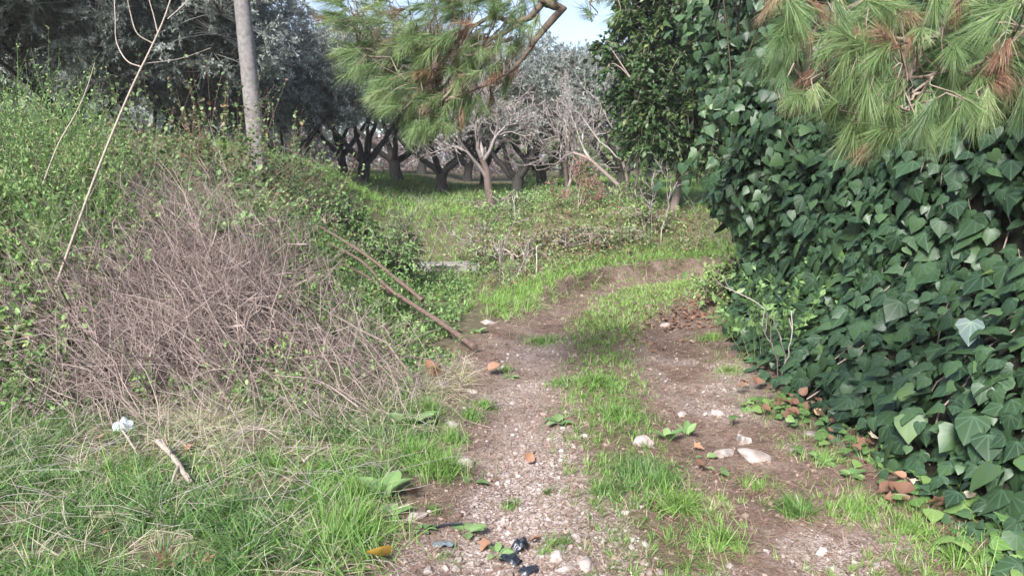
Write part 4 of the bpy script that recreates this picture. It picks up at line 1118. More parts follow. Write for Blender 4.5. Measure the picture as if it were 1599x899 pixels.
def region(n, x0, x1, y0, y1, mask, seed):
    r = np.random.default_rng(seed); x = r.uniform(x0, x1, n); y = r.uniform(y0, y1, n); k = r.random(n) < mask(x, y)
    x, y = x[k], y[k]; return np.stack([x, y, H(x, y)], -1)

P = region(2600, -7.0, -3.4, 5.9, 9.5, lambda x, y: S((-x / y - .46) / .07) * .9, 201)
cover('bank_herbs', 'tall feathery grey green herbs on top of the left bank', 'herbs', P, .65 + .85 * fbm(P[:, 0] * 1.2, P[:, 1] * 1.2, 202), 22, .06, LANCE, 'herb', .45 + .6 * fbm(P[:, 0] * 1.4, P[:, 1] * 1.4, 245), .13, 203, .35, .1, .0028, 1.2, 'herb_stem')
P = region(1500, -5.2, -2.9, 5.3, 7.2, lambda x, y: S((fbm(x * 2, y * 2, 204) - .25) / .2) * S((-x - 2.95) / .5), 205)
cover('leafy_weeds', 'bright leafy weeds low on the left side of the bank', 'weeds', P, .5, 14, .085, SMALL, 'herb', .74, .12, 206, .5, .2, .003, 1.1, 'herb_stem')
P = region(1500, -6.5, -1.7, 8.0, 12.6, lambda x, y: S((bank(x, y) - .35) / .3) * S((fbm(x * 1.3, y * 1.3, 207) - .25) / .2), 208)
cover('bramble_cover', 'arching bramble shoots with small leaves along the bank top', 'brambles', P, .48, 15, .05, ROUND, 'bramble', .3 + .62 * fbm(P[:, 0] * 1.6, P[:, 1] * 1.6, 246), .2, 209, .8, .35, .003, 1.0, 'redstem')
P = region(900, -7, -1.9, 6.2, 12, lambda x, y: S((bank(x, y) - .5) / .3) * .7, 247)
cover('bank_stalks', 'dry seed stalks standing up through the green weeds on the bank', 'stalks', P, .7, 0, .05, ROUND, 'bramble', .9, .1, 248, .45, .15, .0028, 1.0, 'twig')
P = region(260, -6.5, -2.2, 6.5, 11.5, lambda x, y: S((bank(x, y) - .5) / .3) * S((fbm(x * 1.1, y * 1.1, 249) - .45) / .1), 250)
cover('docks', 'larger leaved pale weeds scattered over the bank', 'weeds', P, .5, 12, .10, SMALL, 'broad', .4, .2, 251, .5, .2, .004, 1.2, 'herb_stem')
P = region(2600, -2.8, -.4, 5.8, 10.6, lambda x, y: S((-.45 - x) / .3) * S((fbm(x * 2.2, y * 2.2, 211) - .26) / .15), 212)
cover('flank_herbs', 'low green herbs on the right flank of the bank', 'herbs', P, .26, 14, .05, SMALL, 'herb', .58, .17, 213, .7, .2, .002, 1.0, 'herb_stem')
P = region(3000, -5, 3.2, 10.5, 19, lambda x, y: S((-track(x, y) - 1.3) / .5) * S((fbm(x * .9, y * .9, 214) - .38) / .2) * np.where((x > -.3) & (y < 14), .45, 1) * S((x + 3.4 + .1 * (y - 9)) / 1) * np.where((x < -.6) & (y > 12), .25, 1), 215)
cover('field_herbs', 'mixed green weeds on the rough ground before the olive grove', 'weeds', P, .34, 14, .06, SMALL, 'herb', .62 + .25 * (fbm(P[:, 0] * .8, P[:, 1] * .8, 216) - .5), .14, 217, .6, .2, .003, 1.0, 'herb_stem')
P = region(1500, -.6, 3.2, 10.3, 14.5, lambda x, y: S((-track(x, y) - 1.15) / .3) * S((fbm(x * 1.3 + 3, y * 1.3, 218) - .40) / .12), 219)
cover('dry_brambles', 'brown and grey dry bramble tangle above the cut earth edge', 'brambles', P, .34, 7, .045, ROUND, 'bramble', .78, .18, 220, .9, .5, .0035, 1.0, 'redstem')
P = region(2600, -4, 4, 10.4, 18, lambda x, y: S((-track(x, y) - 1.1) / .3) * .7 * S((fbm(x * 1.1 + 9, y * 1.1, 221) - .45) / .12), 222)
cover('dry_stalks', 'dry pale stalks standing among the weeds before the grove', 'stalks', P, .45, 0, .05, ROUND, 'bramble', .9, .1, 223, .5, .2, .0035, 1.0, 'twig_pale')

# ------------------------------------------------------------------ brush pile
bc = np.array([-2.55, 6.3, 0]); bc[2] = H(bc[0], bc[1])
brush = thing('brush_pile', 'heap of dry purplish grey twigs and canes on the left bank', 'brush pile', bc)
def brush_h(x, y): return (.35 + 1.3 * fbm(x * 1.7, y * 1.7, 233)) * brush_d(x, y)
def brush_d(x, y): return .24 * np.exp(-((x + 2.75) / .95) ** 2 - ((y - 6.5) / .85) ** 2) + .22 * np.exp(-((x + 1.9) / 1.1) ** 2 - ((y - 5.9) / .8) ** 2) + .2 * np.exp(-((x + 3.6) / .8) ** 2 - ((y - 6.0) / .8) ** 2)
r = np.random.default_rng(230)
acc = Acc()
n = 9500; x = r.normal(-2.6, .9, n); y = r.normal(6.1, .8, n); k = (x < -.8 - .5 * (y - 5.6) + r.normal(0, .15, n)) & (y > 4.6) & (x > -4.6) & (r.random(n) < S((fbm(x * 2.2, y * 2.2, 234) - .3) / .25)); x, y = x[k], y[k]; n = len(x)
P0 = np.stack([x, y, H(x, y) + brush_h(x, y) * r.random(n) ** .6], -1)
D = nrm(np.array([-.45, .2, .55]) + r.normal(0, .42, (n, 3))); L = r.uniform(.25, 1.0, n)
P0 = P0 - D * (L * .5)[:, None]; P0[:, 2] = np.maximum(P0[:, 2], H(P0[:, 0], P0[:, 1]) + .01)
bend = r.normal(0, .14, (n, 3)) * L[:, None] - np.array([0, 0, .2]) * L[:, None]
Pt = stems(P0, D, L, 6, bend, r, .09); tubes(acc, Pt, taper(n, 6, .0032 * np.exp(r.normal(0, .5, n)), np.full(n, .0014)), 3, np.clip(r.normal(.55, .25, n), 0, 1))
n = 5000; x = r.normal(-2.75, .75, n); y = r.normal(6.4, .6, n); k = (x < -.9) & (y > 5.2) & (r.random(n) < S((fbm(x * 2.2, y * 2.2, 234) - .35) / .2)); x, y = x[k], y[k]; n = len(x)
P0 = np.stack([x, y, H(x, y) + brush_h(x, y) * r.uniform(.7, 1.15, n)], -1); D = rdir(n, r) * [1, 1, .5]; L = r.uniform(.1, .35, n)
Pt = stems(P0, nrm(D), L, 5, r.normal(0, .2, (n, 3)) * L[:, None], r, .12); tubes(acc, Pt, .0016, 3, np.clip(r.normal(.6, .25, n), 0, 1))
n = 320; x = r.normal(-2.5, .9, n); y = r.normal(6.1, .7, n); k = (x < -.9 - .5 * (y - 5.6)) & (y > 4.8); x, y = x[k], y[k]; n = len(x)
P0 = np.stack([x, y, H(x, y) + brush_h(x, y) * r.uniform(.3, 1.1, n)], -1); D = nrm(np.array([-.4, .2, .45]) + r.normal(0, .6, (n, 3))); L = r.uniform(.3, .9, n)
Pt = stems(P0, D, L, 7, r.normal(0, .15, (n, 3)) * L[:, None] - np.array([0, 0, .25]) * L[:, None], r, .1); tubes(acc, Pt, taper(n, 7, r.uniform(.004, .0085, n), np.full(n, .003)), 5, r.uniform(0, .5, n))
Q, T, tt = along(Pt, 3, r, .3); m_ = len(Q); L2 = r.uniform(.1, .35, m_); tubes(acc, stems(Q, nrm(T + r.normal(0, .6, (m_, 3))), L2, 5, r.normal(0, .15, (m_, 3)) * L2[:, None], r, .1), taper(m_, 5, .003, .0015), 4, r.uniform(0, .6, m_))
part(brush, 'fine_twigs', acc, M['twig'], 'stuff')
def surf(u, v, up=.0):
    """point on the brush surface behind a photo pixel"""
    rr = ray(u, v); d = np.arange(3.0, 12, .01); Pq = rr[None] * d[:, None] + np.array([0, 0, CAMZ])
    k = np.argmax(Pq[:, 2] <= H(Pq[:, 0], Pq[:, 1]) + brush_h(Pq[:, 0], Pq[:, 1]) + up); return Pq[k]
canes = [[(160, 460), (210, 475), (260, 510), (310, 545)], [(100, 515), (200, 515), (250, 530), (320, 560)], [(285, 440), (340, 510), (390, 580), (410, 640)], [(300, 420), (330, 490), (370, 560)], [(505, 370), (512, 470), (514, 540)], [(500, 360), (522, 362), (530, 395), (528, 420)],
         [(390, 500), (440, 468), (510, 470), (560, 480)], [(560, 500), (520, 560), (480, 640)], [(640, 590), (580, 560), (500, 520), (440, 500)], [(330, 540), (300, 600), (320, 640)], [(470, 450), (460, 520), (445, 580)], [(430, 430), (480, 500), (560, 590)], [(180, 530), (178, 600), (170, 660)], [(330, 590), (270, 640), (240, 690)],
         [(420, 560), (390, 610), (350, 690)], [(520, 420), (500, 480), (450, 520)], [(200, 400), (260, 440), (330, 470)], [(150, 380), (190, 430), (260, 470)], [(230, 340), (300, 400), (360, 470)], [(260, 330), (330, 380), (420, 470)], [(200, 350), (250, 380), (300, 440)], [(540, 560), (600, 600), (650, 620)], [(360, 640), (380, 680), (375, 720)], [(560, 640), (500, 600), (430, 590)],
         [(350, 330), (380, 400), (400, 470)], [(395, 340), (400, 420), (390, 500)], [(450, 480), (400, 520), (330, 540)], [(0, 560), (60, 550), (110, 580)], [(10, 430), (70, 400), (130, 380)], [(90, 560), (120, 500), (130, 430)]]
for k, c_ in enumerate(canes):
    pts = np.array([surf(u, v, .05 + .04 * (k % 4)) for u, v in c_]); pts[:, 2] += .02
    # keep neighbours at similar depth so a cane does not jump across a fold of the heap
    pts[:, :] = pts
    ac = Acc(); ra = .006 if k in (0, 1, 2) else float(r.uniform(.0035, .006)); tubes(ac, bez(pts, 12)[None], np.linspace(ra, ra * .6, 12)[None], 5, [r.uniform(.1, .7)]); part(brush, 'cane', ac, M['twig'])

P = region(2600, -4.6, -.7, 4.9, 8.8, lambda x, y: S((.53 - fbm(x * 2.2, y * 2.2, 234)) / .15) * .9, 235)
cover('brush_herbs', 'green herbs growing up through the dry brush heap', 'herbs', P, .42, 14, .05, SMALL, 'herb', .64, .16, 236, .5, .2, .002, 1.0, 'herb_stem')
P = region(2200, -4.4, -.5, 4.7, 8.8, lambda x, y: .85 * S((-.7 - .45 * (y - 5.6) - x) / .4), 237)
cover('dead_stalks', 'long pale dead stalks rising from the brush heap', 'stalks', P, .55, 0, .05, ROUND, 'bramble', .9, .1, 238, .7, .35, .0026, 1.0, 'twig')
# dry stems leaning over the green weeds at the far left, straw over the foreground
r = np.random.default_rng(240)
P = region(700, -4.6, -.6, 2.9, 5.6, lambda x, y: .9 + 0 * x, 241); n = len(P)
az_ = r.random(n) * 6.283; D = nrm(np.stack([np.cos(az_), np.sin(az_), r.uniform(.05, .55, n)], -1)); L = r.uniform(.15, .55, n)
acc = Acc(); Pt = stems(P + [0, 0, .02], D, L, 5, r.normal(0, .12, (n, 3)) * L[:, None] - np.array([0, 0, .35]) * (L * D[:, 2])[:, None], r, .05); Pt[:, :, 2] = np.maximum(Pt[:, :, 2], H(Pt[:, :, 0], Pt[:, :, 1]) + .02)
tubes(acc, Pt, taper(n, 5, r.uniform(.0012, .0026, n), np.full(n, .001)), 3, r.uniform(.5, 1, n))
o = link('straw', acc.mesh('straw'), M['twig_pale']); tag(o, 'loose pale straw stalks lying in the left foreground grass', 'straw', kind='stuff')

# ------------------------------------------------------------------ logs
def log(label, pts, r0, r1, seed, mat='log'):
    r = np.random.default_rng(seed); c = bez(pts, 14); c[1:-1] += r.normal(0, min(.006, r0 * .12), c[1:-1].shape)
    root = thing('fallen_branch', label, 'branch', c[-1]); ac = Acc(); q = np.linspace(r0, r1, 14) * (1 + r.normal(0, .07, 14)); tubes(ac, c[None], q[None], 9, [.5], cap=True)
    tq = nrm(c[-1] - c[0]); sq_ = c[[4, 7, 9]]; tubes(ac, np.stack([np.linspace(a_, a_ + nrm(tq * -.5 + r.normal(0, .5, 3)) * r0 * 9, 4) for a_ in sq_]), np.tile(np.linspace(.4, .2, 4) * r0, (3, 1)), 5, [.4] * 3)
    V = ac.V[0]; ac.V[0] = V + (r.normal(0, .06, V.shape) * r0).astype(np.float32) * 1.6
    part(root, 'wood', ac, M[mat])
    return root, c
e0 = gp(742, 552) + [0, 0, .05]; e1 = at(np.array(512.), np.array(393.), np.array(8.7))
em = (e0 + e1) / 2; hm = H(em[0], em[1]) + .2; em[2] = max(em[2], hm)
log('longest reddish fallen branch, its thick end on the track edge', [e1 + [0, 0, .1], (e1 + em) / 2 + [.05, 0, .1], em + [-.03, 0, .05], (em + e0) / 2 + [.03, 0, .01], e0], .011, .028, 1)
e2 = at(np.array(660.), np.array(472.), np.array(7.9)); e2[2] = max(e2[2], H(e2[0], e2[1]) + .04); e3 = at(np.array(500.), np.array(388.), np.array(9.0)); e3[2] = max(e3[2], H(e3[0], e3[1]) + .05)
log('shorter reddish fallen branch lying above the longest one', [e3 + [0, 0, .12], (e2 + e3) / 2 + [0, 0, .12], e2 + [0, 0, .02]], .011, .023, 2)
e4 = at(np.array(612.), np.array(458.), np.array(7.8)); e4[2] = max(e4[2], H(e4[0], e4[1]) + .05); e5 = at(np.array(520.), np.array(415.), np.array(8.3)); e5[2] = max(e5[2], H(e5[0], e5[1]) + .08)
log('thin reddish fallen branch between the two thicker ones', [e5, (e4 + e5) / 2 + [0, 0, .03], e4], .01, .018, 3)
q0 = gp(248, 702) + [0, 0, .05]; q1 = gp(297, 764) + [0, 0, .045]; qm = (q0 + q1) / 2 + [0, 0, .02]; root, c = log('bleached forked piece of wood lying in the foreground grass', [q0, qm, q1], .016, .012, 4, 'driftwood')
ac = Acc(); q2 = gp(265, 780) + [0, 0, .02]; tubes(ac, bez([c[9], (c[9] + q2) / 2 + [.0, 0, .02], q2], 6)[None], np.linspace(.010, .006, 6)[None], 7, [.5], cap=True); part(root, 'prong', ac, M['driftwood'])
q0 = gp(190, 684) + [0, 0, .06]; q1 = gp(222, 728) + [0, 0, .03]; log('short pale stick left of the forked wood', [q0, (q0 + q1) / 2 + [0, 0, .01], q1], .007, .005, 5, 'driftwood')
q0 = gp(475, 728) + [0, 0, .03]; q1 = gp(512, 712) + [0, 0, .05]; log('short pale stick in dry grass below the brush heap', [q0, (q0 + q1) / 2 + [0, 0, .01], q1], .009, .007, 6, 'driftwood')

# ------------------------------------------------------------------ leaning bare saplings
def sapling(label, lines, radii, seed):
    base = lines[0][0]; pts0 = uvd(lines[0]); root = thing('bare_sapling', label, 'sapling', pts0[0])
    for k, (l, (ra, rb)) in enumerate(zip(lines, radii)):
        ac = Acc(); c = bez(uvd(l), 20); tubes(ac, c[None], np.linspace(ra, rb, 20)[None], 7, [.6]); part(root, 'stem' if k == 0 else 'side_shoot', ac, M['driftwood'])
    return root
sapling('tall thin bare sapling leaning right in front of the silvery olive', [[(70, 490, 6.0), (100, 410, 5.95), (150, 272, 5.9), (200, 150, 5.9), (236, 75, 5.9), (258, 25, 5.9), (275, -30, 5.9)], [(238, 68, 5.9), (214, 52, 5.85), (203, 18, 5.85), (196, -20, 5.8)], [(221, 105, 5.9), (198, 95, 5.9), (182, 66, 5.95), (180, 30, 5.95), (178, -10, 6)], [(246, 50, 5.9), (240, 25, 5.9), (230, -10, 5.9)], [(222, 100, 5.9), (280, 92, 6.0), (330, 75, 6.1)], [(262, 30, 5.9), (295, 0, 5.9), (310, -20, 5.9)]],
        [(.012, .005), (.005, .003), (.005, .003), (.005, .003), (.003, .0015), (.004, .002)], 1)
sapling('short thin bare stem rising from the weeds left of the tall sapling', [[(66, 290, 6.9), (90, 228, 6.9), (118, 178, 6.9), (135, 140, 6.9), (148, 98, 6.9)]], [(.008, .003)], 2)

# ------------------------------------------------------------------ plants one can pick out on the bank and beyond
def gx(u, d): x = (u - CU) / FPX * d; return np.array([x, d, float(H(x, d))])
herb('bramble', 'leafy bramble shoots standing right beside the concrete pole', 'bramble', gx(428, 10.6), 44, 1.5, .7, ROUND, .075, 20, 'bramble', .62, .2, .22, .003, 'redstem', 'brambles on the bank', .06, seed=1)
herb('bramble', 'tall bramble with pale round leaves between sapling and concrete pole', 'bramble', gx(345, 9.8), 46, 1.6, .7, ROUND, .075, 22, 'bramble', .68, .18, .2, .003, 'redstem', 'brambles on the bank', .06, seed=2)
herb('bramble', 'bramble shoots just right of the tall leaning sapling, against dark olive shade', 'bramble', gx(222, 8.6), 24, 1.45, .4, ROUND, .07, 22, 'bramble', .64, .15, .2, .003, 'redstem', 'brambles on the bank', .06, seed=3)
herb('bramble', 'bramble with upright shoots where bank meets the olive shade, right of the pole', 'bramble', gx(490, 11.0), 40, 1.45, .7, ROUND, .07, 20, 'bramble', .62, .2, .22, .003, 'redstem', 'brambles on the bank', .06, seed=4)
herb('bramble', 'reddening bramble patch below the concrete pole', 'bramble', gx(385, 8.7), 34, .45, .6, ROUND, .045, 16, 'bramble', .86, .12, .9, .003, 'redstem', 'brambles on the bank', seed=5)
bare('dry_dock', 'dry red brown dock stalk with curled tip left of the concrete pole', gx(318, 9.6), 1, 61, [((-.1, 0, 1), .8, .012), ((-.45, 0, .9), .7, .009), ((.05, 0, 1), .6, .008)], 3, .02, 'redstem', .3, .5, (3, 5), 'weed')
herb('fleabane', 'tall grey green fleabane at the left edge, tallest on the bank', 'weed', gx(60, 7.3), 30, 1.05, .5, LANCE, .06, 26, 'herb', .6, .14, .3, .003, 'herb_stem', 'weeds on the bank', .05, seed=6)
herb('fleabane', 'fleabane clump between the two bare saplings', 'weed', gx(135, 7.6), 40, .85, .5, LANCE, .06, 26, 'herb', .66, .14, .35, .003, 'herb_stem', 'weeds on the bank', .05, seed=7)
herb('leafy_weed', 'bright leafy weed mass at the left edge above the dry stems', 'weed', gx(40, 6.2), 40, .62, .6, SMALL, .095, 14, 'herb', .7, .1, .5, .003, 'herb_stem', 'weeds on the bank', .2, seed=8)
herb('leafy_weed', 'bright leafy weed clump at the foot of the tall bare sapling', 'weed', gx(140, 6.9), 30, .5, .5, SMALL, .085, 14, 'herb', .7, .1, .5, .003, 'herb_stem', 'weeds on the bank', .2, seed=9)
herb('nettle', 'dark green nettle clump at the left edge below the dry stems', 'nettle', gp(55, 610), 12, .42, .22, SMALL, .085, 16, 'herb', .36, .1, .25, .003, 'herb_stem', None, .05, seed=10)
herb('leafy_weed', 'small light green leafy shoot in the dry skirt of the brush heap', 'weed', gp(415, 650), 7, .26, .08, LANCE, .06, 22, 'broad', .6, .15, .25, .003, 'herb_stem', None, .05, seed=11, width=1.5)
herb('leafy_weed', 'low green weed with round leaves beside the nettle clump', 'weed', gp(115, 640), 14, .2, .16, ROUND, .055, 8, 'herb', .45, .1, .5, .003, 'herb_stem', None, .1, seed=12)
bush('dense dark green bush on the bank right of the concrete pole', 508, 10.6, 1.15, .85, (.45, .15), 'herb', 820, 'bush', 110, .05, None, SMALL, .9, 7, 14, 'twig', 1.1, 'bush', .16)
bush('upright narrow dark bush beside the concrete slab', 625, 10.2, .34, .85, (.3, .14), 'herb', 821, 'bush', 60, .035, None, LANCE, .3, 7, 16, 'twig', 1.3, 'bush', .13)
bush('low yellow green bush at the far end of the ivy wall', 1160, 9.0, .85, .5, (.86, .08), 'herb', 822, 'bush', 110, .05, None, SMALL, .8, 7, 12, 'twig', 1.0, 'bush', .15)
bush('rounded green weed bush left of the concrete slab, lower on the bank', 590, 9.6, .7, .4, (.5, .12), 'herb', 823, 'bush', 60, .05, None, SMALL, .6, 7, 12, 'twig', 1.0, 'bush', .14)
for k, (lab, u, d, w, h, ti, mt, lf) in enumerate([
    ('mixed green scrub bush just right of the concrete slab', 800, 12.0, 1.5, .62, (.62, .2), 'herb', .055), ('brownish green scrub bush above the cut earth at the track bend', 885, 12.2, 1.5, .6, (.72, .22), 'bramble', .05),
    ('olive brown scrub at the right end of the cut earth, below the leafless shrub', 945, 12.6, 1.2, .5, (.6, .25), 'bramble', .05), ('grey green weed bush at the foot of the pale bare tree', 790, 15.0, 1.5, .6, (.6, .18), 'herb', .06),
    ('leafy green bush beside the leafless limbs under the rightmost olive', 960, 15.2, 1.6, .7, (.66, .2), 'herb', .06), ('low green bush left of the slim evergreen trunk across the track', 1005, 13.4, 1.3, .45, (.72, .15), 'herb', .055)]):
    bush(lab, u, d, w, h * .45, (ti[0] + .12, ti[1]), mt, 840 + k, 'bush', 36, lf, None, SMALL, .9, 5, 6, 'twig', 1.0, 'scrub_bush', .18, 'scrub before the grove')
herb('elder_shoot', 'light green compound leaved shoots in front of the ivy wall', 'shrub', gx(1213, 6.3), 26, 1.15, .4, LANCE, .105, 18, 'broad', .35, .16, .35, .004, 'herb_stem', None, .2, seed=13, width=1.7, t0=.35)
herb('elder_shoot', 'lower light green shoots at the ivy wall foot, left of the taller ones', 'shrub', gx(1185, 7.2), 20, .55, .3, LANCE, .07, 14, 'broad', .3, .16, .4, .004, 'herb_stem', None, .2, seed=14, width=1.6, t0=.2)
bare('dry_weed', 'pale branching dead weed right of the concrete slab', gx(782, 10.6), 1, 63, [((-.25, 0, 1), .5, .012), ((.2, .1, 1), .45, .01), ((0, 0, 1), .5, .01), ((.5, 0, .8), .4, .008)], 4, .02, 'twig_pale', .45, .6, (2, 4), 'weed')
bare('dry_weed', 'thin dry stalk rising before the ivy wall', gx(1228, 5.75), 1, 64, [((.02, 0, 1), .75, .005), ((.3, 0, 1), .45, .004)], 3, .02, 'twig_pale', .3, .45, (2, 3), 'weed')
bare('dry_weed', 'reddish brown dry shrub below the leafless grey shrub', gx(905, 14.0), 1, 65, [((-.3, 0, 1), .36, .01), ((.3, .1, 1), .38, .01), ((0, 0, 1), .4, .01), ((.6, 0, .8), .34, .008), ((-.6, 0, .8), .34, .008)], 5, .02, 'redstem', .5, .64, (3, 4), 'shrub')
bare('dry_weed', 'bleached dead stems crossing at the left foot of the slim evergreen trunk', gx(1015, 12.8), 1, 66, [((.5, 0, .9), .9, .012), ((.2, 0, 1), .7, .01), ((-.3, 0, .7), .5, .01)], 4, .02, 'twig_pale', .4, .55, (2, 4), 'shrub')
c = gx(838, 10.9); root = thing('marker_stake', 'short thin white stake standing in the weeds above the cut earth', 'stake', c); ac = Acc(); tubes(ac, np.array([[c + [0, 0, -.05], c + [.004, 0, .2], c + [0, 0, .42]]]), .009, 8, [1.0], cap=True); part(root, 'shaft', ac, M['stone'])

# ------------------------------------------------------------------ weeds with broad leaves along the track
BM = leaf_meshes(BROAD, M['broad'], 'leaf', (.2, .5, .8))
def rosette(label, u, v, n, ll, up, seed, cat='weed', wide=1.0):
    r = np.random.default_rng(seed + 400); c = gp(u, v); root = thing('broadleaf_weed', label, cat, c, 'broadleaf weeds along the track')
    for k in range(n):
        a = k * 2.4 + r.random() * .6; o_ = np.array([math.cos(a), math.sin(a), 0])
        A = nrm(o_ * (1 - up) + np.array([0, 0, up + .15]) + r.normal(0, .1, 3)); Nn_ = nrm(np.array([0, 0, 1.0]) - o_ * up + r.normal(0, .15, 3))
        q = .78 * ll * r.uniform(.6, 1.15); leaf_obj(root, BM[int(r.integers(0, 6))], c + o_ * .012 + [0, 0, .008], A, Nn_, (q * wide, q, q))
    return root
for k, (lab, u, v, n, ll, up, w) in enumerate([
    ('broadleaf weed with tall upright leaves left of the gravel, beside bright grass', 604, 778, 7, .17, .55, 1.0), ('broadleaf weed lowest of the two beside the bright grass tuft', 612, 808, 4, .11, .35, 1.0),
    ('big broadleaf weed in the grass at the left track edge, below the brush heap', 640, 668, 15, .2, .45, 1.0), ('pair of leaves of a weed beside the mottled white stone', 737, 756, 2, .085, .2, 1.5),
    ('broadleaf weed in the gravel near the bottom, above the plastic scraps', 728, 835, 6, .12, .3, 1.2), ('small fresh weed next to the black plastic scraps', 776, 868, 6, .08, .35, 1.1), ('broadleaf weed on the left rim of the grassy middle strip', 872, 662, 7, .13, .18, 1.2),
    ('upright leafy weed behind the rounded stone on the middle strip', 1042, 690, 5, .13, .6, .9), ('second upright weed just right of the rounded stone', 1072, 682, 4, .11, .6, .9), ('single dark weed leaf left of the cluster of rocks', 1100, 716, 2, .07, .15, 1.4), ('two leaved weed below the cluster of rocks', 1120, 738, 3, .10, .25, 1.0),
    ('bright weed rosette on bare soil near the young ivy', 1330, 745, 8, .09, .3, 1.3), ('bright weed in the grass left of the young ivy rosette', 1285, 725, 6, .08, .35, 1.2), ('weed seedling at the lower right beside the ivy edge', 1400, 765, 5, .07, .3, 1.2), ('large leaf weed at the bottom left edge of the bright grass', 392, 893, 3, .13, .6, 1.0),
    ('yellow green leaf weed in the dark grass at the far left', 95, 752, 4, .12, .4, 1.0), ('weed with wavy leaves at the track edge below the longest branch', 795, 590, 6, .09, .2, 1.2), ('little flat weed on the gravel left of the plastic scraps', 660, 830, 7, .07, .2, 1.0), ('leafy weed beneath the flat stone by the slab patch', 745, 520, 7, .10, .4, 1.2), ('small leafy weed by the white stone on the grassy slope', 690, 470, 6, .12, .4, 1.2)]):
    rosette(lab, u, v, n, ll, up, k, wide=w)

# ------------------------------------------------------------------ stones one can pick out
def stone(label, u, v, wpx, seed, flat=.6, tint=.5, sink=.35, group=None):
    r = np.random.default_rng(seed + 900); c = gp(u, v); s_ = wpx / FPX * c[1] * .5
    V, F, _ = stone_tmpl(seed + 50, ICO3, .1); V = V + .05 * np.sin(V[:, [1, 2, 0]] * 5 + r.random(3) * 6); V = V * [1, .8, flat / .6]
    V = V * s_; a = r.random() * 3; R = np.array([[math.cos(a), math.sin(a), 0], [-math.sin(a), math.cos(a), 0], [0, 0, 1]])
    ac = Acc(); ac.add(V @ R, F, None, tint); o = link('stone', ac.mesh('stone', smooth=False), M['stone'], None, (c[0], c[1], c[2] + s_ * flat * (.3 - sink))); tag(o, label, 'stone', group)
for k, a in enumerate([('mottled white stone at the left edge of the gravel rut', 728, 722, 34, .6, .75), ('rounded pinkish stone half sunk in the grassy middle strip', 1004, 694, 44, .6, .55), ('upper rock of the cluster on the right rut', 1162, 690, 52, .6, .62), ('broad flat lower right rock of the cluster on the right rut', 1180, 712, 72, .45, .6), ('left rock of the cluster on the right rut', 1130, 710, 52, .45, .6),
    ('flat grey stone near the foot of the grassy slope by the slab', 762, 505, 34, .4, .5), ('small pale stone on bare soil above the rock cluster', 1119, 646, 32, .5, .65), ('pale stone in the right rut where it bends', 1042, 508, 38, .45, .6), ('pinkish stone at the foot of the young ivy', 1270, 680, 40, .4, .45), ('large pale stone at the bottom middle right of the black plastic', 872, 868, 36, .55, .65),
    ('angular white stone at the bottom edge right of the black plastic', 882, 890, 40, .55, .7), ('broad white stone beside the angular one at the bottom edge', 918, 882, 46, .5, .65), ('grey slab like stone at the foot of the brush heap next to orange leaf', 692, 600, 44, .3, .4), ('whitish stone left of the upper gravel rut', 704, 664, 36, .4, .6), ('pale stone low in the right rut patch of gravel', 1065, 648, 36, .35, .6),
    ('pale grey stone at the bottom right in thin grass', 1370, 884, 26, .5, .55), ('small pale block at the upper gravel rut', 735, 612, 26, .4, .6), ('reddish flat stone in the middle of the gravel rut', 808, 732, 30, .35, .15), ('grey pink stone in bottom left gravel beside yellow leaf', 668, 892, 34, .5, .4), ('whitish stone on the gravel left of the broadleaf weed', 650, 805, 44, .35, .55)]):
    stone(a[0], a[1], a[2], a[3], k, a[4], a[5])
r = np.random.default_rng(950)
PS_ = [stone_tmpl(70 + k, ICO2, .2) for k in range(5)]; SM = []
for tm in PS_:
    for tv in (.35, .6, .85):
        ac = Acc(); ac.add(tm[0], tm[1], None, tv); me = ac.mesh('pebble', smooth=False); me.materials.append(M['stone']); SM.append(me)
P = scatter(900, -.8, 1.8, 2.6, 6.5, lambda x, y: gravel_mask(x, y) ** 2 * .75, r)[:150]
for p in P:
    o = bpy.data.objects.new('pebble', SM[int(r.integers(0, 15))]); COL.objects.link(o); q = float(r.uniform(.012, .026)); o.scale = (q, q, q); o.location = p + [0, 0, q * .1]; o.rotation_euler = (r.normal(0, .3), r.normal(0, .3), r.random() * 6.28)
    tag(o, 'small pale limestone pebble among the gravel of the wheel ruts', 'pebble', 'loose pebbles in the gravel')

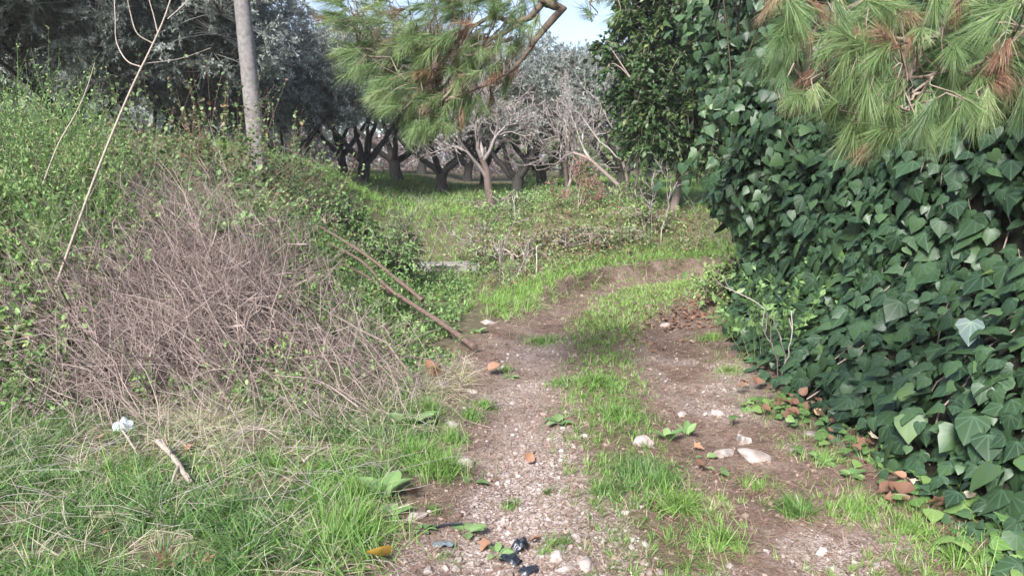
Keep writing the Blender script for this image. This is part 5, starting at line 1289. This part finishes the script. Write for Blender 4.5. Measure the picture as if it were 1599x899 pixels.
# ------------------------------------------------------------------ fallen leaves
DM = leaf_meshes(DEADLEAF, M['deadleaf'], 'fallen_leaf', (.1, .3, .5, .7, .88, 1.0))
def dead(label, u, v, px, ti, seed, group=None, lift=.012, P=None):
    r = np.random.default_rng(seed + 700); c = gp(u, v) if P is None else P
    q = px / FPX * c[1]; A = nrm(np.append(r.normal(size=2), r.normal(0, .12))); N = nrm(r.normal(0, .3, 3) + [0, -.25, 1])
    R = frames(A[None].copy(), N[None].copy())[0]; o = bpy.data.objects.new('fallen_leaf', DM[int(r.integers(0, 2)) * 6 + ti]); COL.objects.link(o)
    m4 = Matrix.Identity(4)
    for a in range(3):
        for b_ in range(3): m4[a][b_] = float(R[a, b_] * q)
        m4[a][3] = float(c[a] + (lift + .25 * q if a == 2 else 0))
    o.matrix_world = m4; tag(o, label, 'leaf', group)
for k, a in enumerate([('big orange dead leaf at the foot of the brush heap', 672, 597, 34, 3), ('orange brown dead leaf in the dry skirt of the brush heap', 545, 609, 22, 3), ('bright yellow fallen leaf at the bottom edge beside the gravel', 607, 882, 44, 4), ('small orange leaf in the right rut left of the rock cluster', 1083, 704, 18, 3), ('dark brown leaf at the bottom left', 268, 884, 40, 1), ('reddish brown leaf at the bottom left, right of the darker one', 314, 888, 34, 1),
    ('tan leaf beside the pale plastic in the left grass', 148, 697, 26, 3), ('orange leaf in the grass above the forked wood', 300, 703, 22, 3), ('tan leaf in the lower left grass', 165, 842, 24, 2), ('grey brown leaf standing in the grass right of the forked wood', 450, 780, 26, 5), ('brown leaf next to the broadleaf weed near the bottom', 765, 855, 28, 2), ('red brown leaf left of the gravel near the upright broadleaf weed', 648, 778, 30, 1), ('brown leaf in the gravel just right of the black plastic', 845, 850, 24, 2),
    ('brown curled leaf in the right rut below the rock cluster', 1100, 735, 24, 1), ('orange tan stone coloured leaf in the upper gravel rut', 822, 728, 20, 3), ('brown leaf on the left verge in the grass below the tall weed', 660, 715, 22, 3), ('tan leaf beside the upper gravel rut', 762, 585, 22, 2)]):
    dead(a[0], a[1], a[2], a[3], a[4], k)
r = np.random.default_rng(777)
for k in range(64):
    sq = r.uniform(3.4, 5.6); ln_ = np.interp(sq, FOOT[:, 1], FOOT[:, 0]) + r.normal(.02, .15); p = np.array([ln_, sq, float(H(ln_, sq))])
    dead('brown dead leaf lying under the edge of the ivy', 0, 0, 23 * 4 / sq * r.uniform(.5, 1.25), int(r.choice([0, 0, 1, 1, 2, 5])), 60 + k, 'dead leaves under the ivy edge', r.uniform(.01, .08), p)
# crumbled leaf litter in the right rut at the bend
P = scatter(1800, .8, 2.6, 6.0, 10.5, lambda x, y: np.exp(-((track(x, y) - .75) / .35) ** 2) * S((y - 6.5) / 1.5) * S((fbm(x * 2, y * 2, 120) - .35) / .15), r); n = len(P)
acc = Acc(); inst(acc, DEADLEAF[1], P + [0, 0, .01], rdir(n, r) * [1, 1, .25], r.normal(0, .35, (n, 3)) + [0, 0, 1], r.uniform(.02, .06, n), r.uniform(0, .6, n))
o = link('leaf_litter', acc.mesh('leaf_litter'), M['deadleaf']); tag(o, 'crumbled reddish leaf litter in the right rut at the bend', 'litter', kind='stuff')
# dead and pale leaves caught in the ivy
MP = leafmat('pale_ivy_leaf', [(0, (.08, .12, .11)), (1, (.15, .20, .19))], .4, .1, .4, .2, 9, vein=(.2, .3, .2)); pm = leaf_meshes(IVY[:1], MP, 'leaf', (.6,))[0]  # pale tone: dust on one leaf, painted sky reflection on the other
for lab, u, v, d_, q in (('whitish dusty ivy leaf', 1527, 512, 3.9, .13), ('ivy leaf with sky reflection painted in as pale bluish colour', 1148, 246, 8.2, .17)):
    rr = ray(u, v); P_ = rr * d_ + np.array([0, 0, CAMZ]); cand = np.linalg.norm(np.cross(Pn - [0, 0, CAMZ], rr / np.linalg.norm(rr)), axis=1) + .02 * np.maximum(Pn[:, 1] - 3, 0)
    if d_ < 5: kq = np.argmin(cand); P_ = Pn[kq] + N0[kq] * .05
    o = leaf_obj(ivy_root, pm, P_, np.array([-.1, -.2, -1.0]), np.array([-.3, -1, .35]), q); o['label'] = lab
me = DM[2]; cand = np.linalg.norm(np.cross(Pn - [0, 0, CAMZ], ray(1378, 318) / np.linalg.norm(ray(1378, 318))), axis=1); kq = np.argmin(cand)
dead('dead pinkish brown leaf caught high in the ivy wall', 0, 0, 30, 1, 3, None, 0, Pn[kq] + N0[kq] * .05)

# ------------------------------------------------------------------ litter
def scrap(name, label, u, v, w, h, mat, seed, amp=.35):
    r = np.random.default_rng(seed + 600); c = gp(u, v); nx_, ny_ = 12, 9
    a, b_ = np.meshgrid(np.linspace(-.5, .5, nx_), np.linspace(-.5, .5, ny_)); s1 = r.random(2) * 9
    zz = amp * h * (np.abs(np.sin(a * 7 + s1[0] + 2 * b_)) * .35 + 1.3 * fbm(a * 6 + 20 + s1[1], b_ * 6 + 20, seed, 3)) * np.clip(1.25 - 2.2 * (a ** 2 + b_ ** 2), .1, 1); edge = .16 * (fbm(a * 4 + s1[0], b_ * 4 + s1[1], seed + 3, 2) - .5); a, b_ = a * np.sqrt(1 - 1.6 * b_ ** 2), b_ * np.sqrt(1 - 1.4 * a ** 2)
    V = np.stack([(a + edge * .5) * w, (b_ + edge) * h, zz + .004], -1).reshape(-1, 3); th = r.random() * 3; R = np.array([[math.cos(th), math.sin(th), 0], [-math.sin(th), math.cos(th), 0], [0, 0, 1]]); V = V @ R + c
    i_, j_ = np.meshgrid(np.arange(nx_ - 1), np.arange(ny_ - 1)); q = (j_ * nx_ + i_).ravel(); F = np.stack([q, q + 1, q + 1 + nx_, q + nx_], -1)
    V2 = V - [0, 0, .002]; N_ = nx_ * ny_; ac = Acc(); ac.add(np.vstack([V, V2]), None, np.vstack([F, F[:, ::-1] + N_]))
    o = link(name, ac.mesh(name, tuple(c)), M[mat], None, tuple(c)); tag(o, label, 'plastic scrap')
scrap('plastic_scrap', 'crumpled black plastic lump standing up near the bottom edge', 812, 862, .06, .075, 'black_plastic', 1, .7)
scrap('plastic_scrap', 'larger crumpled black plastic sheet left of the standing lump', 797, 880, .10, .07, 'black_plastic', 2, .4)
scrap('plastic_scrap', 'black plastic piece at the very bottom edge below the lump', 825, 896, .09, .06, 'black_plastic', 3, .4)
scrap('plastic_scrap', 'flat grey green plastic scrap left of the black ones', 692, 853, .09, .05, 'grey_plastic', 4, .25)
scrap('plastic_scrap', 'crumpled pale bluish clear plastic in the left grass', 193, 676, .16, .12, 'clear_plastic', 5, .6)
c0 = gp(664, 830); c1 = gp(722, 826); ac = Acc(); root = thing('cable', 'thin black cable end beside the broadleaf weed near the bottom', 'cable', c0); tubes(ac, bez([c0 + [0, 0, .01], (c0 + c1) / 2 + [0, .01, .02], c1 + [0, 0, .025]], 8)[None], .005, 6, [.1], cap=True); part(root, 'wire', ac, M['black_plastic'])
tri = sum(len(m_.polygons) for m_ in bpy.data.meshes); print('faces', tri)


# ------------------------------------------------------------------ damp autumn air
ac = Acc(); import itertools
hv = np.array(list(itertools.product((-95., 95.), (-12., 110.), (-1.5, 14.)))); hf = np.array([(0, 1, 3, 2), (4, 6, 7, 5), (0, 4, 5, 1), (2, 3, 7, 6), (0, 2, 6, 4), (1, 5, 7, 3)])
ac.add(hv, None, hf); hm = bpy.data.materials.new('haze_air'); hm.use_nodes = True; hn = hm.node_tree
for q in list(hn.nodes):
    if q.type == 'BSDF_PRINCIPLED': hn.nodes.remove(q)
pv_ = hn.nodes.new('ShaderNodeVolumePrincipled'); pv_.inputs['Density'].default_value = .0009; pv_.inputs['Color'].default_value = (.86, .88, .92, 1)
hn.links.new(pv_.outputs[0], hn.nodes['Material Output'].inputs['Volume'])
o = link('haze', ac.mesh('haze', smooth=False), hm); tag(o, 'thin damp haze over the olive grove and the track', 'haze', kind='stuff')
